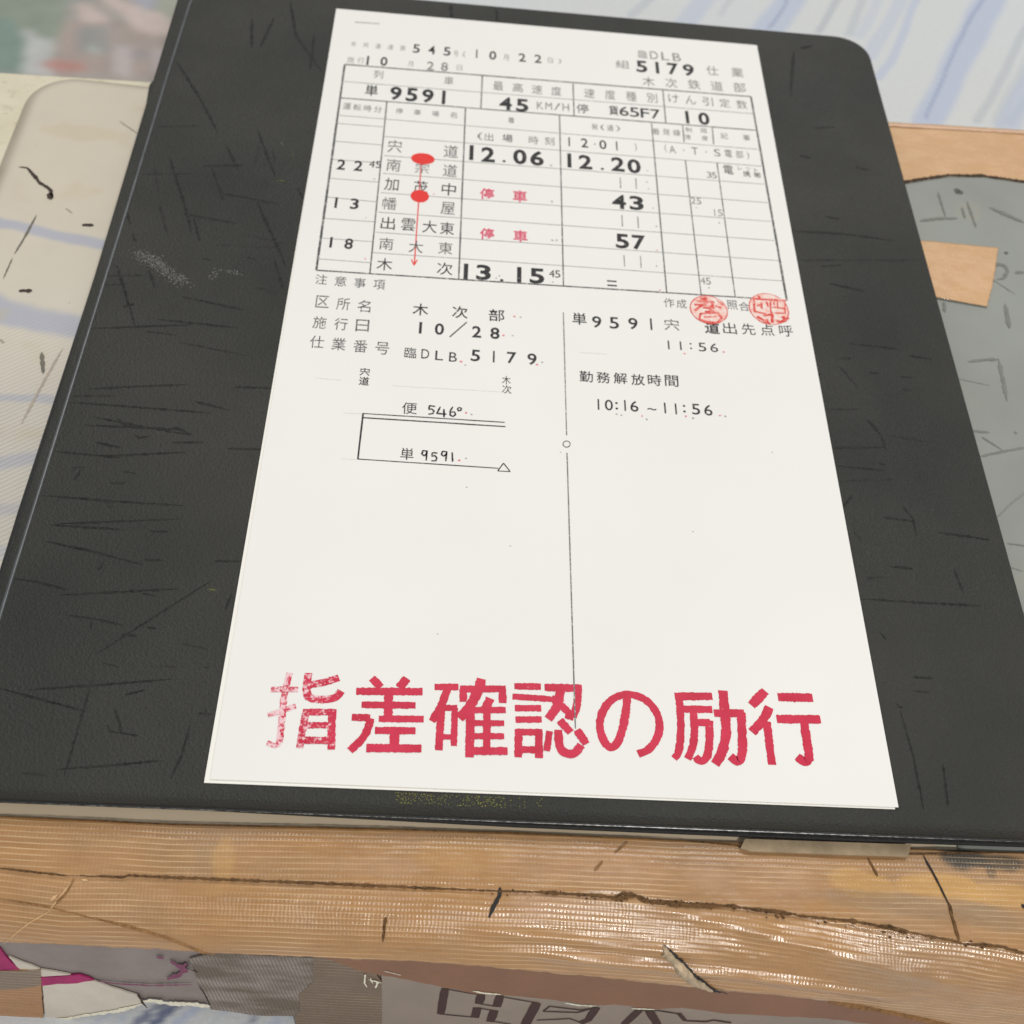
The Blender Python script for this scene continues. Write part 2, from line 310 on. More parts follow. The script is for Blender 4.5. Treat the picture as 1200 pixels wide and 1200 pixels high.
0],[0.635,[[-39.03,108.36],[-30.45,109.39]],
1],[0.629,[[-38.48,105.67],[-34.0,106.53]],
1],[0.628,[[-21.89,104.01],[-8.66,101.46]],
0],[0.611,[[-25.91,97.25],[-9.11,96.36]],
0],[0.601,[[-38.5,93.47],[-28.34,94.97],[-18.31,96.38]],
0],[0.603,[[-27.54,93.71],[-20.95,93.38]],
1],[0.599,[[-20.34,91.42],[-6.38,89.06]],
1],[0.566,[[-35.47,77.84],[-25.42,79.35],[-16.56,80.54]],
0],[0.577,[[-8.01,80.68],[-0.53,80.95]],
0],[0.558,[[-38.45,74.23],[-24.43,74.04],[-11.37,73.77]],
0],[0.561,[[-38.78,75.7],[-29.79,76.59]],
1],[0.567,[[-15.07,76.46],[-7.69,74.71]],
0],[0.552,[[-33.23,71.08],[-23.57,69.42],[-13.72,68.13]],
0],[0.553,[[-28.7,71.1],[-26.76,69.38],[-23.53,69.22]],
0],[0.545,[[-24.78,67.4],[-23.58,66.67],[-21.81,67.15]],
0],[0.547,[[-34.1,68.93],[-15.53,69.37]],
0],[0.544,[[-17.38,66.13],[-11.44,66.6]],
0],[0.539,[[-31.44,65.04],[-26.25,64.09]],
0],[0.532,[[-38.42,62.35],[-25.8,61.79]],
0],[0.532,[[-29.98,61.8],[-14.37,64.0]],
0],[0.544,[[-6.88,65.45],[-0.5,65.74]],
0],[0.525,[[-32.7,58.76],[-33.29,55.99]],
0],[0.526,[[-25.1,58.74],[-22.65,58.4]],
0],[0.52,[[-26.8,55.88],[-24.16,56.08]],
0],[0.511,[[-38.15,52.32],[-25.4,51.96],[-12.86,51.84]],
0],[0.655,[[-19.35,115.65],[-17.78,115.21]],
0],[0.66,[[-10.49,116.83],[-8.32,116.44]],
0],[0.664,[[-4.86,117.85],[-1.36,107.93]],
0],[0.511,[[-26.83,51.49],[-25.32,51.59]],
1],[0.509,[[-26.43,50.76],[-25.15,50.72]],
1],[0.552,[[-17.76,69.89],[-14.3,68.43]],
0],[0.64,[[-7.22,108.19],[-2.91,106.95]],
1],[0.525,[[-34.52,58.82],[-32.03,59.2]],
1],[0.499,[[-34.52,46.36],[-12.89,48.95]],
0],[0.499,[[-35.46,46.11],[-22.18,45.91]],
0],[0.501,[[-17.92,45.96],[-14.67,46.05]],
0],[0.491,[[-35.39,42.61],[-26.65,40.97],[-17.86,38.88]],
0],[0.488,[[-17.55,39.9],[-14.59,39.97]],
0],[0.487,[[-24.41,39.64],[-24.92,37.38],[-25.5,37.81]],
0],[0.491,[[-5.71,40.37],[-0.75,40.68]],
0],[0.475,[[-39.33,34.74],[-34.91,34.33],[-29.31,32.96]],
0],[0.47,[[-30.52,31.92],[-10.91,34.37]],
0],[0.474,[[-16.76,33.04],[-14.28,32.74]],
0],[0.483,[[-5.35,36.45],[-14.0,28.54],[-22.03,21.13]],
0],[0.479,[[-1.55,34.08],[-2.19,30.8]],
0],[0.463,[[-28.48,28.14],[-23.87,27.69],[-18.68,26.72]],
0],[0.461,[[-24.32,27.11],[-23.84,25.77]],
0],[0.458,[[-18.81,24.96],[-16.18,24.84]],
0],[0.461,[[-14.84,26.56],[-13.14,26.38]],
0],[0.457,[[-8.4,23.81],[-3.99,22.98]],
1],[0.434,[[-31.25,14.04],[-20.39,15.47],[-9.14,17.09]],
0],[0.434,[[-36.01,14.05],[-29.78,12.59],[-22.14,10.82]],
0],[0.44,[[-21.72,16.33],[-22.15,7.75],[-22.57,-0.4]],
0],[0.436,[[-15.94,13.9],[-12.92,14.93]],
0],[0.431,[[-17.31,11.56],[-15.76,8.79],[-15.29,7.09]],
0],[0.426,[[-17.86,8.69],[-17.17,7.49],[-12.55,6.88]],
0],[0.428,[[-4.65,9.08],[-5.1,4.17],[-6.14,-0.16]],
0],[0.41,[[-23.91,0.71],[-15.35,1.79],[-7.58,2.95]],
0],[0.407,[[-29.17,-0.13],[-25.21,-0.29]],
1],[0.449,[[-4.17,19.6],[-3.1,19.66]],
0],[0.433,[[-3.76,11.22],[-1.47,11.23]],
1],[0.435,[[-2.68,12.18],[-2.44,10.68]],
1],[0.448,[[-11.42,19.48],[-8.59,19.37]],
1],[0.446,[[-20.76,19.51],[-17.84,18.87]],
1],[0.672,[[120.41,103.86],[131.23,103.23]],
0],[0.673,[[133.29,101.56],[138.39,100.91]],
0],[0.66,[[117.81,99.33],[120.19,99.54]],
0],[0.655,[[123.32,95.83],[125.64,95.79]],
0],[0.656,[[117.05,97.44],[120.41,91.2]],
1],[0.656,[[130.21,95.23],[133.02,95.23]],
0],[0.648,[[130.03,91.78],[131.85,91.58]],
0],[0.624,[[111.92,84.72],[119.76,85.59]],
1],[0.623,[[120.93,82.86],[123.12,78.9],[123.61,75.1]],
0],[0.601,[[112.22,74.77],[123.48,75.86]],
0],[0.591,[[112.59,70.3],[122.41,69.87]],
0],[0.583,[[112.72,66.64],[123.81,67.97]],
1],[0.568,[[112.13,60.15],[114.61,63.37]],
0],[0.568,[[119.94,58.48],[125.8,57.89]],
0],[0.576,[[124.35,61.51],[125.94,58.6],[125.85,54.63]],
0],[0.566,[[130.46,55.63],[140.48,54.62]],
0],[0.543,[[119.17,47.17],[123.7,46.99]],
0],[0.549,[[131.73,47.59],[132.47,42.22]],
0],[0.524,[[112.17,39.8],[123.09,39.64],[135.35,39.65]],
0],[0.511,[[114.79,33.1],[115.68,31.41]],
0],[0.494,[[119.14,24.2],[123.03,24.15]],
0],[0.481,[[115.19,18.82],[116.19,18.07]],
0],[0.479,[[115.73,17.64],[116.44,9.43],[116.38,-0.26]],
0],[0.462,[[121.41,8.13],[120.72,0.65]],
0],[0.598,[[121.41,71.71],[122.66,71.27]],
0],[0.595,[[128.96,68.77],[129.41,68.38]],
0],[0.647,[[111.99,94.61],[112.87,94.33]],
0],[0.488,[[118.76,21.45],[121.86,21.44]],
1],[0.616,[[124.49,79.01],[133.29,78.04]],
1],[0.502,[[105.56,30.84],[109.49,30.8]],
1],[0.534,[[114.15,44.33],[117.51,44.82]],
1],[0.558,[[113.47,55.27],[114.68,52.42]],
1],[0.949,[[122.12,209.51],[118.66,189.75]],
0],[0.954,[[124.01,210.89],[127.67,212.54]],
0],[0.828,[[117.94,165.99],[120.68,165.38]],
0],[0.773,[[121.02,144.26],[124.56,143.79]],
0],[0.754,[[113.01,138.28],[124.97,138.73],[136.73,137.63]],
0],[0.728,[[117.63,127.26],[122.72,128.19]],
0],[0.73,[[112.91,128.79],[141.58,131.75]],
1],[0.715,[[118.85,121.83],[126.64,120.26]],
0],[0.86,[[122.99,177.2],[128.65,178.41]],
1],[0.828,[[131.38,163.38],[134.99,162.42]],
1],[0.931,[[29.61,217.0],[30.16,210.86]],
0],[0.936,[[41.79,217.28],[42.2,210.6]],
0]],
